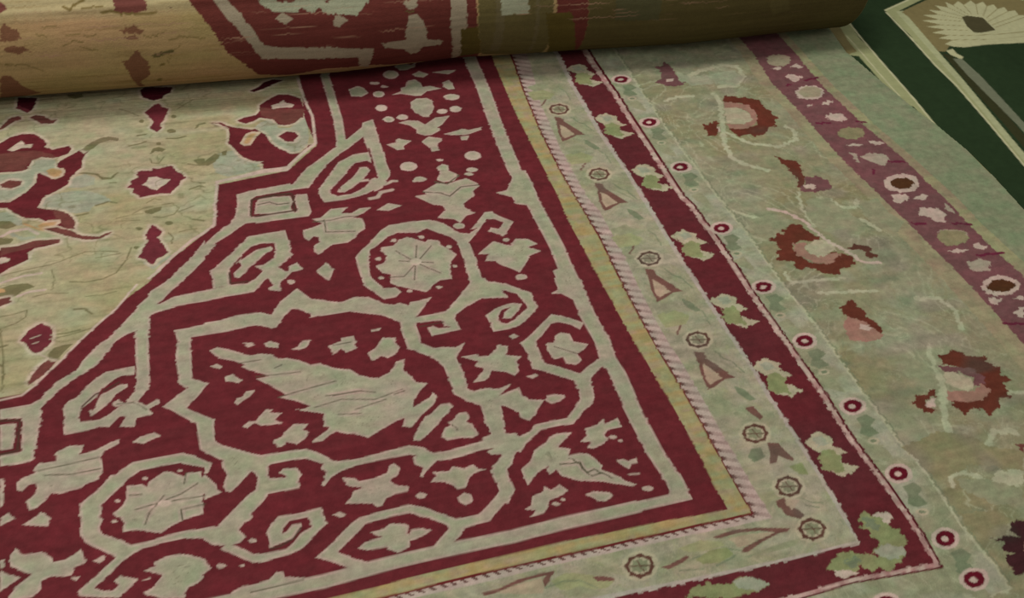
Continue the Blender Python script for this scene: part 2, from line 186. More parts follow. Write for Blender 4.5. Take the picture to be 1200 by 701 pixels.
SPANDREL = '''
cr 34.0 61,1453,55,1397,49,1290,34,1161,17,957,20,923,19,816,20,744,20,674,15,614,13,538,12,512,8,462,10,387,2,341,6,298,1,232,-2,213,-2,107,4,45
cr -8,53,23,45,23,33,21,-13,-133,-11,-153,-12,-145,7,-125,8,-14,7
cr 25.1 -87,-2,-129,-2,-226,-1,-322,-4,-412,-1,-501,0,-559,-1,-645,-6,-726,-3,-780,-2,-909,-1,-1081,1
cr -54,880,-26,884,0,921,10,951,43,945,40,862,31,826,7,822,-22,834,-22,858
cr -46,541,-26,549,-17,582,-16,606,11,614,24,606,34,561,25,520,26,494,-2,510,-23,536
cr -22,583,1,589,0,606,25,589,24,536,-16,545,-25,552
cr 21.6 -332,1425,-335,1402,-340,1305,-344,1219,-357,1125
cr -340,1139,-295,1179,-289,1196,-261,1205,-264,1170,-273,1083,-265,1075,-268,1065,-273,1030,-271,1004,-282,980,-290,969,-303,984,-304,1036,-301,1088,-300,1142,-346,1103,-370,1087,-405,1055,-442,1011,-465,978,-494,984,-472,1017,-440,1042,-410,1069,-375,1108,-366,1140
cr -579,994,-497,997,-485,1013,-453,1051,-435,1064,-367,1120,-347,1116,-333,1124,-315,1148,-304,1143,-345,1109,-359,1099,-374,1088,-395,1066,-410,1052,-425,1039,-445,1018,-462,990,-472,979,-495,978,-583,971
cr -301,1146,-270,1178,-264,1170,-266,1129,-269,1076,-270,1066,-273,1030,-271,1004,-276,986,-285,975,-306,972,-302,1036,-314,1051,-343,1047,-359,1033,-376,1008,-408,973,-418,963,-421,948,-408,940,-377,940,-359,948,-337,960,-324,963,-320,947,-339,935,-364,928,-396,922,-442,922,-447,944,-443,971,-426,995,-405,1023,-382,1054,-363,1066,-340,1079,-302,1082
cr -405,951,-393,970,-364,993,-348,1012,-336,1029,-321,1029,-315,1015,-326,1002,-348,977,-372,960,-390,948
cr 7.0 -351,981,-319,981,-307,966,-294,958,-275,967,-266,965
cr 8.6 -342,915,-324,917,-310,933,-283,936
cr -340,960,-314,987,-296,977,-287,969,-304,947,-322,938
cr -497,960,-473,958,-476,932,-476,896,-484,883,-599,881,-596,897,-511,900,-504,914,-504,943
cr -587,948,-578,961,-547,964,-537,959,-510,953,-509,938,-516,922,-519,908,-565,908,-594,911
dg 3.6 -576,946,-553,950,-544,939,-522,941
cr -623,984,-595,991,-502,1001,-506,980,-583,971,-596,961,-607,905,-642,903,-635,922,-627,950
cr 19.4 -639,897,-597,894,-522,900
cr -587,948,-579,955,-544,960,-510,959,-522,900,-597,912
dg 3.6 -585,941,-558,945,-545,934,-519,934
cr -671,878,-643,898,-609,905,-611,892,-636,874,-656,858,-688,837,-710,804,-722,794,-742,769,-770,734,-800,740,-769,775,-741,803,-716,832,-691,860
cr -711,848,-719,790,-751,755,-797,710,-815,689,-837,674,-865,681,-840,704,-835,718,-807,737,-777,761,-757,788,-741,805
cr -862,680,-820,680,-802,667,-792,665,-835,657,-842,652,-846,620,-852,593,-862,473,-872,458,-886,441,-907,442,-890,466,-884,486,-875,608,-869,618,-890,611,-910,598,-924,578,-941,556,-954,541,-979,526,-1007,507,-1031,484,-1052,460,-1051,421,-1079,427,-1081,447,-1116,456,-1116,476,-1068,476,-1051,484,-1021,519,-984,540,-971,563,-938,599,-921,609
cr -732,700,-712,701,-681,705,-647,702,-628,714,-607,735,-596,738,-568,701,-598,687,-605,709,-613,703,-638,675,-696,673,-736,669,-802,667,-821,666,-833,674,-792,694
cr -716,753,-703,761,-686,778,-658,804,-628,836,-623,843,-543,847,-543,819,-541,802,-545,775,-542,769,-558,751,-579,737,-589,736,-604,750,-585,762,-576,782,-572,811,-599,816,-622,810,-643,790,-650,770,-673,754,-680,730,-681,705,-715,702,-713,737
cr -669,738,-650,755,-651,771,-613,798,-581,802,-579,793,-603,777,-620,759,-640,742,-661,721,-669,725
cr -622,749,-601,749,-578,739,-568,721,-561,720,-555,734,-539,742,-531,719,-555,716,-568,703,-584,689,-585,666,-608,673,-610,679,-591,690,-595,706,-609,725
cr -554,686,-555,683,-559,681,-563,681,-566,683,-568,686,-569,689,-567,693,-564,695,-560,695,-556,693,-554,690
cr -507,839,-481,845,-461,853,-480,871,-460,873,-433,897,-397,895,-414,878,-392,874,-370,887,-345,885,-367,869,-392,859,-374,853,-373,835,-375,818,-393,807,-403,795,-421,782,-455,781,-463,777,-481,762,-491,756,-497,771,-494,786,-481,795,-478,811,-488,816,-501,804,-509,811
dg 3.1 -478,862,-441,860,-409,865,-380,862
dg 3.1 -455,863,-460,824,-399,814
cr -335,874,-305,892,-277,878,-308,866
cr -507,708,-479,729,-470,706,-484,675,-494,685
cr -418,732,-401,751,-380,768,-344,806,-322,819,-275,821,-229,818,-203,801,-178,764,-157,756,-132,772,-149,769,-101,819,-83,818,-74,801,-47,775,-84,733,-112,756,-104,766,-85,759,-71,777,-86,792,-105,796,-137,758,-166,730,-168,685,-173,621,-157,591,-130,591,-96,557,-105,512,-112,534,-117,562,-144,573,-137,550,-194,558,-224,544,-240,542,-267,548,-203,601,-201,617,-196,669,-191,735,-201,754,-220,769,-244,792,-270,782,-310,791,-335,782,-364,759,-383,747,-392,721,-401,670,-394,653,-382,630,-358,627,-350,612,-365,600,-390,598,-411,631,-421,648,-420,679
cr -383,698,-363,704,-352,724,-361,742,-354,752,-328,752,-312,768,-292,773,-260,749,-251,756,-230,748,-227,731,-204,698,-222,680,-231,655,-236,627,-261,629,-280,618,-299,601,-318,610,-353,631,-366,642,-358,666,-374,675
dg 2.8 -330,703,-261,683
dg 2.9 -281,742,-314,641
dg 2.8 -363,659,-332,655,-296,690,-249,736
dg 2.9 -329,735,-296,690,-255,649
lt -285,691,-288,686,-293,683,-300,683,-306,686,-309,690,-309,696,-306,701,-301,703,-294,704,-288,701,-285,696
cr -317,767,-319,764,-322,763,-325,763,-328,764,-330,766,-330,769,-328,772,-326,773,-322,773,-319,772,-318,769
cr -257,765,-258,763,-261,761,-265,761,-268,763,-269,765,-269,768,-268,771,-265,772,-262,772,-259,771,-257,768
cr -366,717,-367,715,-370,713,-373,713,-376,714,-378,717,-378,720,-377,722,-374,723,-371,723,-368,722,-366,720
cr -208,723,-209,720,-212,719,-216,719,-219,720,-220,722,-220,725,-219,728,-216,729,-212,729,-209,728,-208,725
cr -214,662,-215,660,-217,659,-220,659,-223,660,-224,662,-224,664,-223,666,-221,667,-218,667,-215,666,-214,664
cr -374,659,-375,657,-378,656,-381,656,-384,657,-385,659,-386,661,-384,664,-382,665,-378,665,-376,663,-374,661
cr -327,610,-328,608,-331,607,-334,607,-337,608,-339,610,-339,612,-337,614,-335,615,-332,615,-329,614,-327,612
cr -265,608,-266,606,-269,605,-272,605,-275,606,-277,608,-277,610,-276,612,-273,613,-270,613,-267,612,-265,610
cr -240,904,-212,905,-183,893,-164,877,-148,861,-144,848,-146,831,-125,820,-146,816,-166,796,-176,810,-210,821,-187,839,-185,860,-207,867
cr -216,918,-178,939,-151,933,-132,939,-106,944,-87,924,-83,911,-105,896,-105,881,-137,859,-141,845,-124,823,-150,817,-167,799,-178,816,-210,823,-183,847,-189,860,-209,873,-223,894,-240,904,-212,905
cr -174,951,-157,982,-137,979,-118,959,-136,940,-161,939
cr -159,996,-145,1006,-133,998,-137,979,-162,984
dg 3.9 -217,915,-180,904,-162,889,-127,916,-86,915
dg 3.9 -180,945,-155,932,-118,959
cr -159,783,-162,778,-168,776,-175,776,-181,779,-184,783,-185,788,-181,793,-176,795,-169,795,-163,793,-159,788
cr -199,958,-202,954,-208,952,-215,952,-221,954,-225,959,-226,963,-222,968,-217,970,-209,970,-203,967,-199,963
cr -83,956,-86,953,-90,951,-95,952,-100,953,-103,956,-103,959,-101,962,-97,964,-91,964,-87,962,-84,959
cr -77,599,-80,596,-86,594,-93,594,-99,596,-102,600,-102,605,-99,609,-93,611,-87,610,-81,608,-77,604
cr -76,719,-78,717,-82,715,-86,715,-89,717,-91,719,-91,722,-89,725,-86,726,-82,726,-78,725,-76,722
cr -159,689,-129,711,-113,722,-81,701,-62,720,-36,714,-19,694,-45,688,-21,671,-51,661,-60,646,-89,616,-101,630,-122,648,-130,661,-151,665,-134,684
cr -200,611,-150,600,-134,591,-110,573,-85,552,-89,529,-85,513,-104,492,-124,479,-144,466,-171,462,-200,462,-198,488,-201,509,-176,523,-159,529,-135,532,-115,525,-127,512,-150,490,-167,494,-160,509,-148,517,-139,522,-163,518,-175,503,-178,484,-165,478,-144,486,-124,501,-108,513,-103,538,-113,553,-140,574,-161,566,-137,548,-190,559,-211,551,-233,541,-260,524,-265,508,-262,483,-284,481,-324,478,-326,502,-313,504,-305,495,-277,493,-293,500,-290,521,-337,519,-357,524,-341,580,-320,580,-293,584,-340,535,-277,538,-238,572
cr -173,443,-161,448,-153,439,-166,434
cr -284,412,-252,412,-249,404,-229,402,-216,413,-208,416,-205,427,-184,419,-190,402,-197,397,-167,385,-180,374,-184,350,-196,341,-208,353,-236,364,-246,349,-257,342,-281,343,-254,364,-250,374,-265,382,-255,392
cr -174,334,-154,336,-150,331,-167,325
cr -154,278,-136,278,-118,271,-129,259,-152,264
cr -156,420,-133,434,-102,457,-66,483,-43,473,-8,445,-23,429,-38,447,-60,459,-76,458,-104,432,-124,418,-127,380,-127,359,-95,338,-68,316,-48,329,-20,344,-5,343,-8,327,-36,313,-53,298,-61,260,-69,244,-94,250,-87,275,-88,302,-104,315,-144,343,-156,350,-152,391
cr -104,408,-87,407,-81,423,-67,430,-48,422,-49,401,-21,387,-37,374,-54,368,-51,349,-65,340,-85,347,-85,366,-104,363,-107,376,-110,391
dg 2.7 -92,396,-54,368
cr -745,611,-715,611,-685,617,-638,616,-617,604,-594,636,-554,667,-533,632,-495,616,-476,609,-446,618,-419,612,-393,586,-377,580,-348,556,-376,452,-380,490,-375,528,-428,576,-455,580,-520,580,-537,584,-565,609,-578,612,-604,584,-621,566,-633,574,-654,583,-700,582,-749,579
cr -537,613,-490,608,-465,610,-427,609,-408,584,-378,578,-362,582,-344,570,-293,584,-325,561,-340,535,-380,544,-481,586,-544,580
cr -426,583,-325,561,-341,535,-346,512,-347,478,-350,465,-330,446,-309,444,-286,438,-264,447,-278,429,-294,414,-292,386,-291,355,-297,332,-288,321,-274,324,-235,315,-208,324,-230,309,-243,303,-248,266,-255,225,-289,234,-284,283,-295,299,-325,323,-323,340,-324,394,-337,420,-379,457,-377,499,-374,525,-402,553,-425,573
cr -340,532,-282,534,-284,515,-337,519
cr -528,496,-500,504,-500,511,-474,512,-474,500,-469,497,-478,489,-474,479,-497,471,-505,484,-524,472,-525,484
dg 2.1 -518,496,-481,497
cr -458,462,-440,471,-420,495,-394,489,-400,479,-393,463,-405,447,-424,440,-432,449,-451,440,-456,447
cr -438,520,-415,521,-422,517,-436,515
cr -684,541,-669,538,-660,530,-674,527
cr -645,530,-633,534,-617,524,-621,513,-642,520
cr -598,503,-584,508,-575,521,-557,520,-567,503,-581,499
cr -752,494,-739,498,-729,488,-736,484
cr -730,463,-716,466,-701,447,-707,442,-730,452
cr -723,397,-716,406,-705,408,-698,419,-681,418,-693,405,-705,399,-718,390
cr -438,519,-415,521,-422,515
cr -718,339,-704,348,-693,345,-685,355,-670,368,-658,365,-666,359,-643,353,-660,341,-648,329,-665,330,-685,333,-696,342,-710,333
cr -671,295,-655,299,-647,309,-629,323,-604,317,-614,307,-607,294,-618,284,-632,276,-649,286,-659,277,-668,279
cr -747,535,-732,540,-715,532,-686,512,-671,504,-658,506,-634,498,-626,485,-610,483,-587,471,-570,456,-551,456,-528,437,-507,430,-494,414,-468,399,-456,394,-430,403,-410,428,-393,430,-405,399,-394,388,-421,291,-428,290,-469,282,-500,285,-568,302,-554,323,-571,334,-611,352,-591,357,-615,376,-645,391,-628,393,-638,406,-675,445,-650,446,-678,466,-697,481,-687,483,-710,500,-734,512
cr -619,356,-507,333,-410,330,-419,299,-455,283,-506,261,-517,267,-527,276,-540,277,-559,288,-572,283,-587,273,-607,274,-598,281,-573,295,-551,323,-571,334
cr -546,446,-528,439,-511,429,-501,429,-488,412,-468,399,-453,395,-427,404,-411,426,-391,430,-403,404,-394,388,-386,368,-366,361,-386,346,-406,321,-410,305,-452,294,-479,280,-577,304
dg 2.4 -644,391,-602,398,-535,406
dg 2.0 -674,450,-618,445,-592,443
dg 2.1 -546,372,-498,373,-468,362
dg 2.0 -586,352,-533,360,-472,345,-416,358
dg 2.1 -637,463,-623,468
dg 2.7 -435,349,-414,353
dg 2.1 -559,375,-491,371
dg 2.0 -514,330,-453,341
dg 2.1 -699,490,-658,490
dg 2.0 -547,326,-504,319
cr -439,271,-425,300,-396,310,-381,315,-364,335,-357,324,-370,308,-402,286,-421,266
cr -417,307,-394,316,-371,326,-363,337,-357,324,-372,311,-400,294,-411,280,-428,264
cr -428,243,-409,263,-393,284,-383,286,-357,305,-337,304,-335,297,-351,282,-377,260,-398,244,-415,232,-427,235
cr -379,231,-364,250,-351,253,-359,261,-347,262,-329,277,-313,275,-314,261,-323,254,-315,246,-310,231,-309,220,-322,215,-343,220,-369,221
dg 2.5 -350,253,-344,239
cr -326,332,-318,357,-293,351,-298,323,-286,318,-263,324,-238,316,-208,322,-233,305,-244,299,-198,310,-199,289,-189,277,-161,269,-182,250,-189,239,-207,228,-220,240,-219,252,-239,272,-252,280,-255,246,-258,209,-242,206,-238,197,-216,203,-201,216,-166,218,-135,217,-115,233,-92,254,-86,279,-84,301,-55,294,-63,252,-79,234,-102,222,-128,200,-154,203,-193,202,-220,184,-231,179,-239,168,-247,162,-256,166,-271,141,-284,132,-287,106,-287,83,-305,62,-334,69,-312,89,-313,113,-314,136,-306,145,-293,154,-282,167,-301,170,-307,179,-290,183,-315,185,-350,180,-379,178,-401,181,-421,167,-437,152,-439,156,-428,172,-441,183,-440,199,-430,200,-444,207,-439,226,-416,216,-402,199,-373,198,-340,201,-303,204,-304,211,-286,214,-286,254,-280,282,-305,301,-325,323
cr -161,269,-148,276,-127,275,-118,267,-133,258,-151,257
cr -424,139,-413,149,-415,159,-386,154,-377,163,-358,153,-340,158,-334,147,-321,142,-343,139,-355,131,-367,113,-383,113,-389,124,-402,133
cr -388,96,-374,103,-362,95,-365,81,-379,77,-388,87
cr -458,118,-449,123,-437,116,-445,109,-455,111
cr -778,376,-763,366,-771,336,-767,311,-741,289,-697,267,-653,265,-617,262,-596,245,-574,222,-535,219,-477,224,-439,226,-444,206,-488,207,-538,206,-570,200,-590,191,-605,176,-609,179,-596,203,-603,213,-598,223,-621,240,-639,243,-683,244,-690,242,-693,209,-688,203,-667,205,-663,213,-673,223,-666,229,-643,225,-637,208,-644,201,-647,183,-669,183,-700,184,-708,173,-731,154,-737,141,-754,139,-759,126,-796,136,-784,143,-764,162,-739,177,-718,197,-712,199,-711,221,-715,233,-720,237,-744,215,-760,203,-768,207,-770,218,-760,241,-766,258,-763,276,-789,301
cr -799,229,-774,206,-804,198
cr -792,279,-782,269,-786,259,-796,250
cr -571,186,-550,179,-546,172,-516,172,-493,177,-486,191,-476,194,-468,181,-477,167,-493,162,-488,149,-464,140,-468,130,-490,130,-509,125,-518,113,-528,112,-534,121,-557,127,-579,132,-565,143,-560,153,-540,157,-560,164,-569,170
cr -605,116,-591,118,-582,110,-591,106
cr -717,108,-706,124,-692,135,-658,133,-617,135,-618,119,-616,101,-632,91,-650,75,-667,63,-687,58,-715,56,-732,54,-748,58,-767,73,-791,96,-782,103,-766,96,-745,74,-730,70,-691,69,-677,79,-663,93,-642,101,-643,121,-675,122,-689,110,-693,100,-684,102,-674,113,-657,112,-662,99,-676,86,-699,82,-717,78,-715,96
sh 3.7 -661,103,-676,86,-700,77,-716,76
cr -812,142,-795,139,-783,148,-764,164,-734,189,-718,199,-709,219,-689,214,-699,191,-727,165,-731,156,-737,140,-751,136,-759,125,-750,109,-760,101,-774,98,-782,100,-793,103,-815,119
cr -734,97,-736,95,-738,95,-742,95,-745,96,-747,98,-748,101,-746,102,-744,103,-740,103,-737,101,-735,99
cr -711,220,-689,214,-643,206,-648,185,-700,184,-719,196
cr -649,41,-626,55,-602,73,-577,91,-564,98,-533,101,-473,103,-477,86,-507,87,-555,84,-567,74,-588,59,-612,42,-588,22,-557,5,-542,-1,-574,-2,-595,2,-600,7,-631,30
cr -473,103,-451,92,-429,74,-404,55,-364,53,-349,62,-324,80,-310,93,-312,118,-285,111,-285,86,-310,65,-336,46,-348,36,-396,33,-405,21,-424,10,-460,8,-445,21,-421,39,-422,47,-447,66,-477,86
cr -579,40,-564,49,-534,52,-551,65,-527,67,-514,74,-486,64,-494,48,-488,47,-495,21,-517,15,-534,31,-562,32
cr -486,53,-469,52,-450,44,-464,37,-486,32,-492,32
cr -791,12,-771,19,-750,18,-728,20,-715,31,-705,29,-703,18,-670,8,-703,4,-753,1,-790,2
dg 2.2 -760,5,-719,5,-676,6
cr -789,62,-791,61,-794,60,-798,60,-802,62,-804,64,-805,67,-804,68,-801,69,-797,69,-793,67,-790,65
cr -761,55,-761,54,-763,54,-765,54,-767,55,-768,56,-769,58,-768,58,-766,59,-764,59,-762,58,-761,57
cr -826,79,-812,65,-824,56,-832,58
cr -259,126,-236,139,-221,160,-198,170,-187,180,-167,187,-136,183,-157,170,-176,157,-154,147,-164,134,-140,134,-126,128,-118,114,-111,96,-117,90,-89,67,-84,56,-65,42,-77,41,-99,52,-133,67,-164,75,-177,84,-193,94,-197,110,-210,102,-215,111,-209,121,-233,111,-247,99,-260,89,-260,107
dg 3.3 -186,119,-161,115,-148,114,-150,100,-138,80,-117,82
dg 3.3 -163,127,-150,110,-145,89,-129,93,-103,67
cr -131,158,-112,169,-109,185,-84,188,-69,199,-69,186,-39,194,-39,172,-69,171,-81,162,-77,153,-88,143,-112,137,-123,142,-112,153
cr -60,152,-62,150,-66,149,-69,149,-73,150,-75,153,-75,155,-73,157,-69,158,-66,158,-62,157,-60,154
cr -51,141,-52,140,-54,139,-57,139,-59,140,-60,142,-60,143,-59,145,-57,145,-54,145,-52,144,-51,143
cr -83,103,-68,101,-60,95,-42,98,-44,87,-57,87,-65,77,-76,90
cr 3.6 -69,66,-52,64
cr -39,27,-42,24,-47,23,-52,24,-57,26,-60,29,-61,32,-58,34,-53,35,-47,34,-42,32,-39,29
cr -283,43,-269,47,-259,66,-238,69,-231,80,-222,70,-203,77,-192,61,-216,52,-232,50,-240,39,-251,27,-277,25,-263,36
cr -218,38,-220,36,-223,36,-226,36,-229,37,-231,39,-232,42,-230,43,-227,44,-223,44,-220,42,-218,40
cr -204,44,-205,43,-207,42,-209,43,-211,44,-213,45,-213,46,-212,48,-210,48,-207,48,-205,47,-204,46
cr -165,46,-148,48,-122,39,-116,30,-135,23,-147,26
cr -1016,452,-1003,469,-989,474,-973,495,-954,511,-935,524,-883,527,-886,506,-912,508,-925,500,-944,484,-957,466,-985,444,-988,415,-950,414,-925,430,-907,442,-889,441,-876,426,-854,437,-849,428,-871,417,-864,405,-893,402,-904,384,-923,389,-910,410,-921,413,-940,393,-1015,412,-1010,446
cr -971,437,-959,446,-954,469,-939,474,-914,487,-900,486,-900,479,-922,466,-935,448,-951,436,-966,424
cr -931,443,-920,453,-907,438,-925,436
dg 2.3 -924,442,-895,439,-874,417
cr -1016,393,-1012,451,-985,444,-988,415,-956,413,-938,421,-919,436,-897,423,-880,419,-867,403,-893,406,-898,383,-920,389,-902,404,-914,423,-930,411,-945,399,-974,394
cr -904,349,-892,358,-868,362,-857,351,-873,347,-888,341
cr -1116,476,-1049,460,-1050,436,-1068,349,-1092,347,-1119,350,-1119,372,-1086,372,-1079,447,-1117,454
cr -1117,441,-1091,438,-1093,411,-1099,383,-1118,384
cr -1095,308,-1083,316,-1064,322,-1066,332,-1059,341,-1033,338,-1030,358,-1007,367,-985,362,-992,343,-967,346,-943,357,-926,361,-927,351,-950,342,-960,329,-958,314,-959,299,-969,283,-988,277,-994,272,-1029,268,-1042,273,-1051,261,-1067,248,-1078,247,-1080,265,-1063,282,-1065,300,-1076,299,-1087,288,-1094,292
dg 2.3 -1061,325,-1012,327,-962,330
dg 2.3 -1051,313,-1008,304,-962,305
cr -1089,220,-1073,229,-1060,239,-1045,222,-1051,208
cr -1120,322,-1113,322,-1116,268,-1121,264
cr -1122,242,-1109,250,-1101,235,-1122,227
cr -999,239,-979,255,-962,269,-947,287,-917,279,-926,267,-947,251,-961,240,-968,221,-971,208,-966,199,-974,184,-970,172,-950,158,-928,139,-904,139,-871,144,-844,145,-812,142,-814,122,-846,131,-878,131,-911,128,-927,122,-943,113,-966,94,-990,75,-978,67,-963,63,-953,71,-960,79,-951,88,-924,73,-943,59,-957,48,-1009,65,-1014,75,-989,94,-953,122,-997,162,-1004,182,-1001,198,-993,207,-1001,215
cr -817,143,-798,142,-786,132,-787,105,-803,106,-820,124
cr -996,240,-968,258,-956,273,-935,289,-911,305,-883,306,-826,305,-813,298,-792,279,-794,265,-813,273,-832,284,-863,286,-900,284,-920,271,-935,257,-965,229,-970,202,-974,183,-1002,190
cr -793,276,-782,269,-790,252,-796,250
cr -949,207,-934,219,-927,231,-924,257,-900,255,-892,247,-888,257,-862,272,-851,270,-830,253,-826,260,-801,257,-803,243,-796,249,-780,222,-782,212,-805,210,-810,171,-841,167,-864,159,-881,150,-902,160,-917,166,-938,167,-936,188
dg 2.5 -921,237,-902,234
dg 2.5 -913,206,-880,210,-840,219,-810,234
dg 2.5 -903,173,-896,190,-867,223
dg 2.5 -844,168,-844,188,-805,189
dg 2.6 -832,239,-826,260
dg 2.2 -855,209,-802,206
lt -857,204,-858,201,-860,200,-863,199,-867,199,-871,200,-874,202,-877,204,-878,207,-879,209,-878,211,-876,213,-873,214,-869,214,-865,213,-862,211,-859,209,-858,206
cr -936,229,-937,228,-939,227,-941,227,-943,228,-945,230,-945,232,-944,233,-943,234,-940,234,-938,232,-936,231
cr -945,190,-946,188,-948,188,-950,188,-952,189,-954,191,-954,192,-953,194,-952,194,-949,194,-947,193,-945,191
cr -888,264,-889,263,-891,262,-893,262,-896,264,-897,265,-898,267,-897,268,-895,269,-893,269,-890,268,-889,266
cr -831,267,-832,265,-833,265,-836,265,-838,266,-839,267,-839,269,-839,270,-837,271,-835,270,-833,270,-831,268
cr -1109,167,-1100,178,-1089,163,-1063,162,-1048,146,-1047,138,-1029,138,-1016,143,-1004,151,-1001,138,-999,124,-1015,120,-1021,107,-1031,107,-1051,113,-1066,108,-1067,93,-1077,83,-1118,85,-1111,96,-1098,111,-1078,124,-1085,129,-1109,147
cr -988,125,-973,131,-969,123,-979,118
cr -1024,103,-1009,102,-1014,94
cr -1124,162,-1116,161,-1118,147,-1124,147
cr -1124,143,-1110,132,-1095,122,-1110,114,-1125,104
cr -912,87,-897,91,-898,98,-876,105,-850,102,-820,84,-822,68,-827,50,-836,43,-853,38,-860,21,-890,29,-915,42,-919,47,-906,52,-888,70
cr -828,86,-818,80,-814,69,-824,56,-834,58
cr -919,70,-906,72,-907,68
cr -192,1297,-163,1309,-159,1324,-147,1326,-134,1351,-114,1355,-103,1338,-104,1319,-84,1320,-58,1305,-99,1299,-117,1283,-134,1284,-166,1299
cr -152,1259,-133,1272,-107,1270,-97,1257,-103,1221,-125,1192,-137,1194,-153,1215,-156,1237
cr -204,1181,-178,1187,-154,1181,-142,1163,-109,1186,-71,1188,-101,1156,-114,1147,-109,1136,-137,1120,-154,1120,-172,1133,-168,1146,-180,1166
cr -169,1098,-147,1115,-117,1102,-120,1093,-136,1082,-136,1058,-152,1056,-159,1076
cr -254,1101,-230,1106,-222,1120,-192,1106,-216,1089,-217,1076,-234,1076,-241,1087
cr -108,1118,-71,1126,-60,1131,-41,1123,-8,1129,-14,1118,-46,1107,-59,1106,-93,1111
cr -72,1101,-48,1101,-59,1085,-72,1087
cr -49,1329,-28,1339,-24,1322,-24,1298,-41,1297,-50,1310
lt -24,1260,-26,1256,-31,1253,-37,1251,-44,1250,-51,1251,-58,1254,-62,1258,-64,1262,-64,1267,-62,1271,-57,1274,-51,1276,-44,1277,-37,1276,-30,1273,-26,1269,-23,1265
lt -215,1245,-218,1239,-225,1235,-233,1234,-239,1237,-243,1243,-244,1250,-240,1256,-233,1260,-226,1261,-219,1258,-215,1252
lt -207,1303,-211,1297,-217,1293,-225,1293,-232,1296,-236,1301,-236,1308,-233,1314,-226,1318,-218,1319,-211,1316,-207,1310
lt -210,1196,-213,1191,-219,1187,-226,1187,-233,1190,-236,1195,-237,1201,-233,1206,-227,1210,-220,1210,-214,1207,-210,1202
lt -175,1199,-178,1194,-184,1191,-191,1191,-197,1193,-201,1198,-202,1204,-198,1209,-192,1212,-185,1213,-179,1210,-175,1205
lt -71,1206,-75,1202,-81,1199,-88,1199,-94,1201,-98,1206,-99,1211,-95,1216,-89,1218,-82,1218,-76,1216,-72,1211
lt -35,1210,-38,1204,-45,1200,-53,1200,-60,1202,-64,1208,-64,1215,-60,1221,-53,1224,-46,1225,-39,1222,-35,1216
lt -45,1020,-48,1014,-53,1010,-59,1007,-66,1006,-73,1007,-78,1010,-82,1015,-84,1021,-83,1027,-80,1033,-75,1037,-69,1040,-62,1041,-55,1040,-50,1036,-46,1032,-44,1026
lt -205,1008,-208,1002,-213,998,-219,995,-226,994,-232,996,-238,999,-242,1004,-244,1009,-244,1015,-241,1021,-237,1025,-230,1028,-223,1029,-217,1027,-211,1024,-207,1019,-205,1014
cr -263,1349,-252,1339,-245,1315,-265,1302,-290,1308,-291,1338
cr -288,1334,-267,1349,-252,1339,-248,1312,-273,1305,-287,1311
lt -207,1353,-209,1350,-214,1348,-221,1349,-227,1350,-231,1353,-232,1357,-230,1359,-225,1361,-218,1360,-212,1359,-208,1356
lt -191,1335,-193,1332,-197,1331,-201,1331,-205,1332,-208,1335,-208,1337,-206,1340,-203,1342,-198,1342,-194,1340,-192,1338
lt -150,1382,-153,1376,-158,1371,-164,1368,-171,1366,-177,1367,-183,1371,-187,1376,-189,1382,-189,1388,-186,1395,-181,1400,-175,1403,-168,1405,-161,1403,-155,1400,-151,1395,-149,1389
cr -112,1379,-91,1391,-73,1372,-90,1360,-111,1368
cr -62,1379,-24,1383,3,1380,-20,1364,-41,1371
cr -171,1440,-148,1448,-142,1437,-157,1431
cr -151,1420,-134,1434,-105,1421,-87,1435,-98,1412,-124,1400,-142,1402
lt -138,1020,-140,1017,-143,1016,-147,1016,-151,1018,-153,1020,-154,1023,-152,1025,-149,1026,-145,1026,-141,1024,-138,1022
lt -69,969,-72,966,-78,964,-85,964,-92,966,-96,970,-96,974,-93,978,-87,980,-80,980,-73,977,-69,973
lt -244,1015,-226,1028,-204,1017,-207,1002,-231,995,-245,1002
cr 7.2 -227,957,-200,959
cr -254,1102,-230,1106,-222,1120,-192,1106,-216,1089,-217,1076,-234,1076,-241,1087
cr -804,604,-772,604,-701,612,-639,616,-621,594,-588,636,-593,596,-615,567,-645,584,-706,578,-776,578,-787,473,-762,453,-784,426,-807,404,-764,367,-769,318,-759,306,-696,264,-701,237,-764,272,-796,305,-795,364,-834,407,-847,417,-798,451,-811,464,-809,536,-800,572
sh 3.6 -340,508,-290,510
sh 5.3 -595,958,-606,905
sh 5.3 -594,960,-547,964,-509,968
sh 5.3 -585,962,-546,968,-504,964
sh 5.4 -504,958,-511,915,-508,906
sh 5.2 -595,903,-551,905,-508,907
M 5.2 -409,958,-408,940,-375,945,-356,960
M 5.4 -303,1032,-306,1001,-325,982
M 5.3 -356,1026,-388,991,-414,962
M 5.5 -299,1094,-303,1039
M 3.9 -982,447,-986,424
sh 3.8 -981,451,-957,474,-942,479,-914,493
M 4.0 -944,484,-965,439
M 4.7 -648,781,-674,749
sh 4.5 -677,740,-680,709,-646,707
sh 4.6 -1117,450,-1084,443,-1091,377,-1118,375
'''
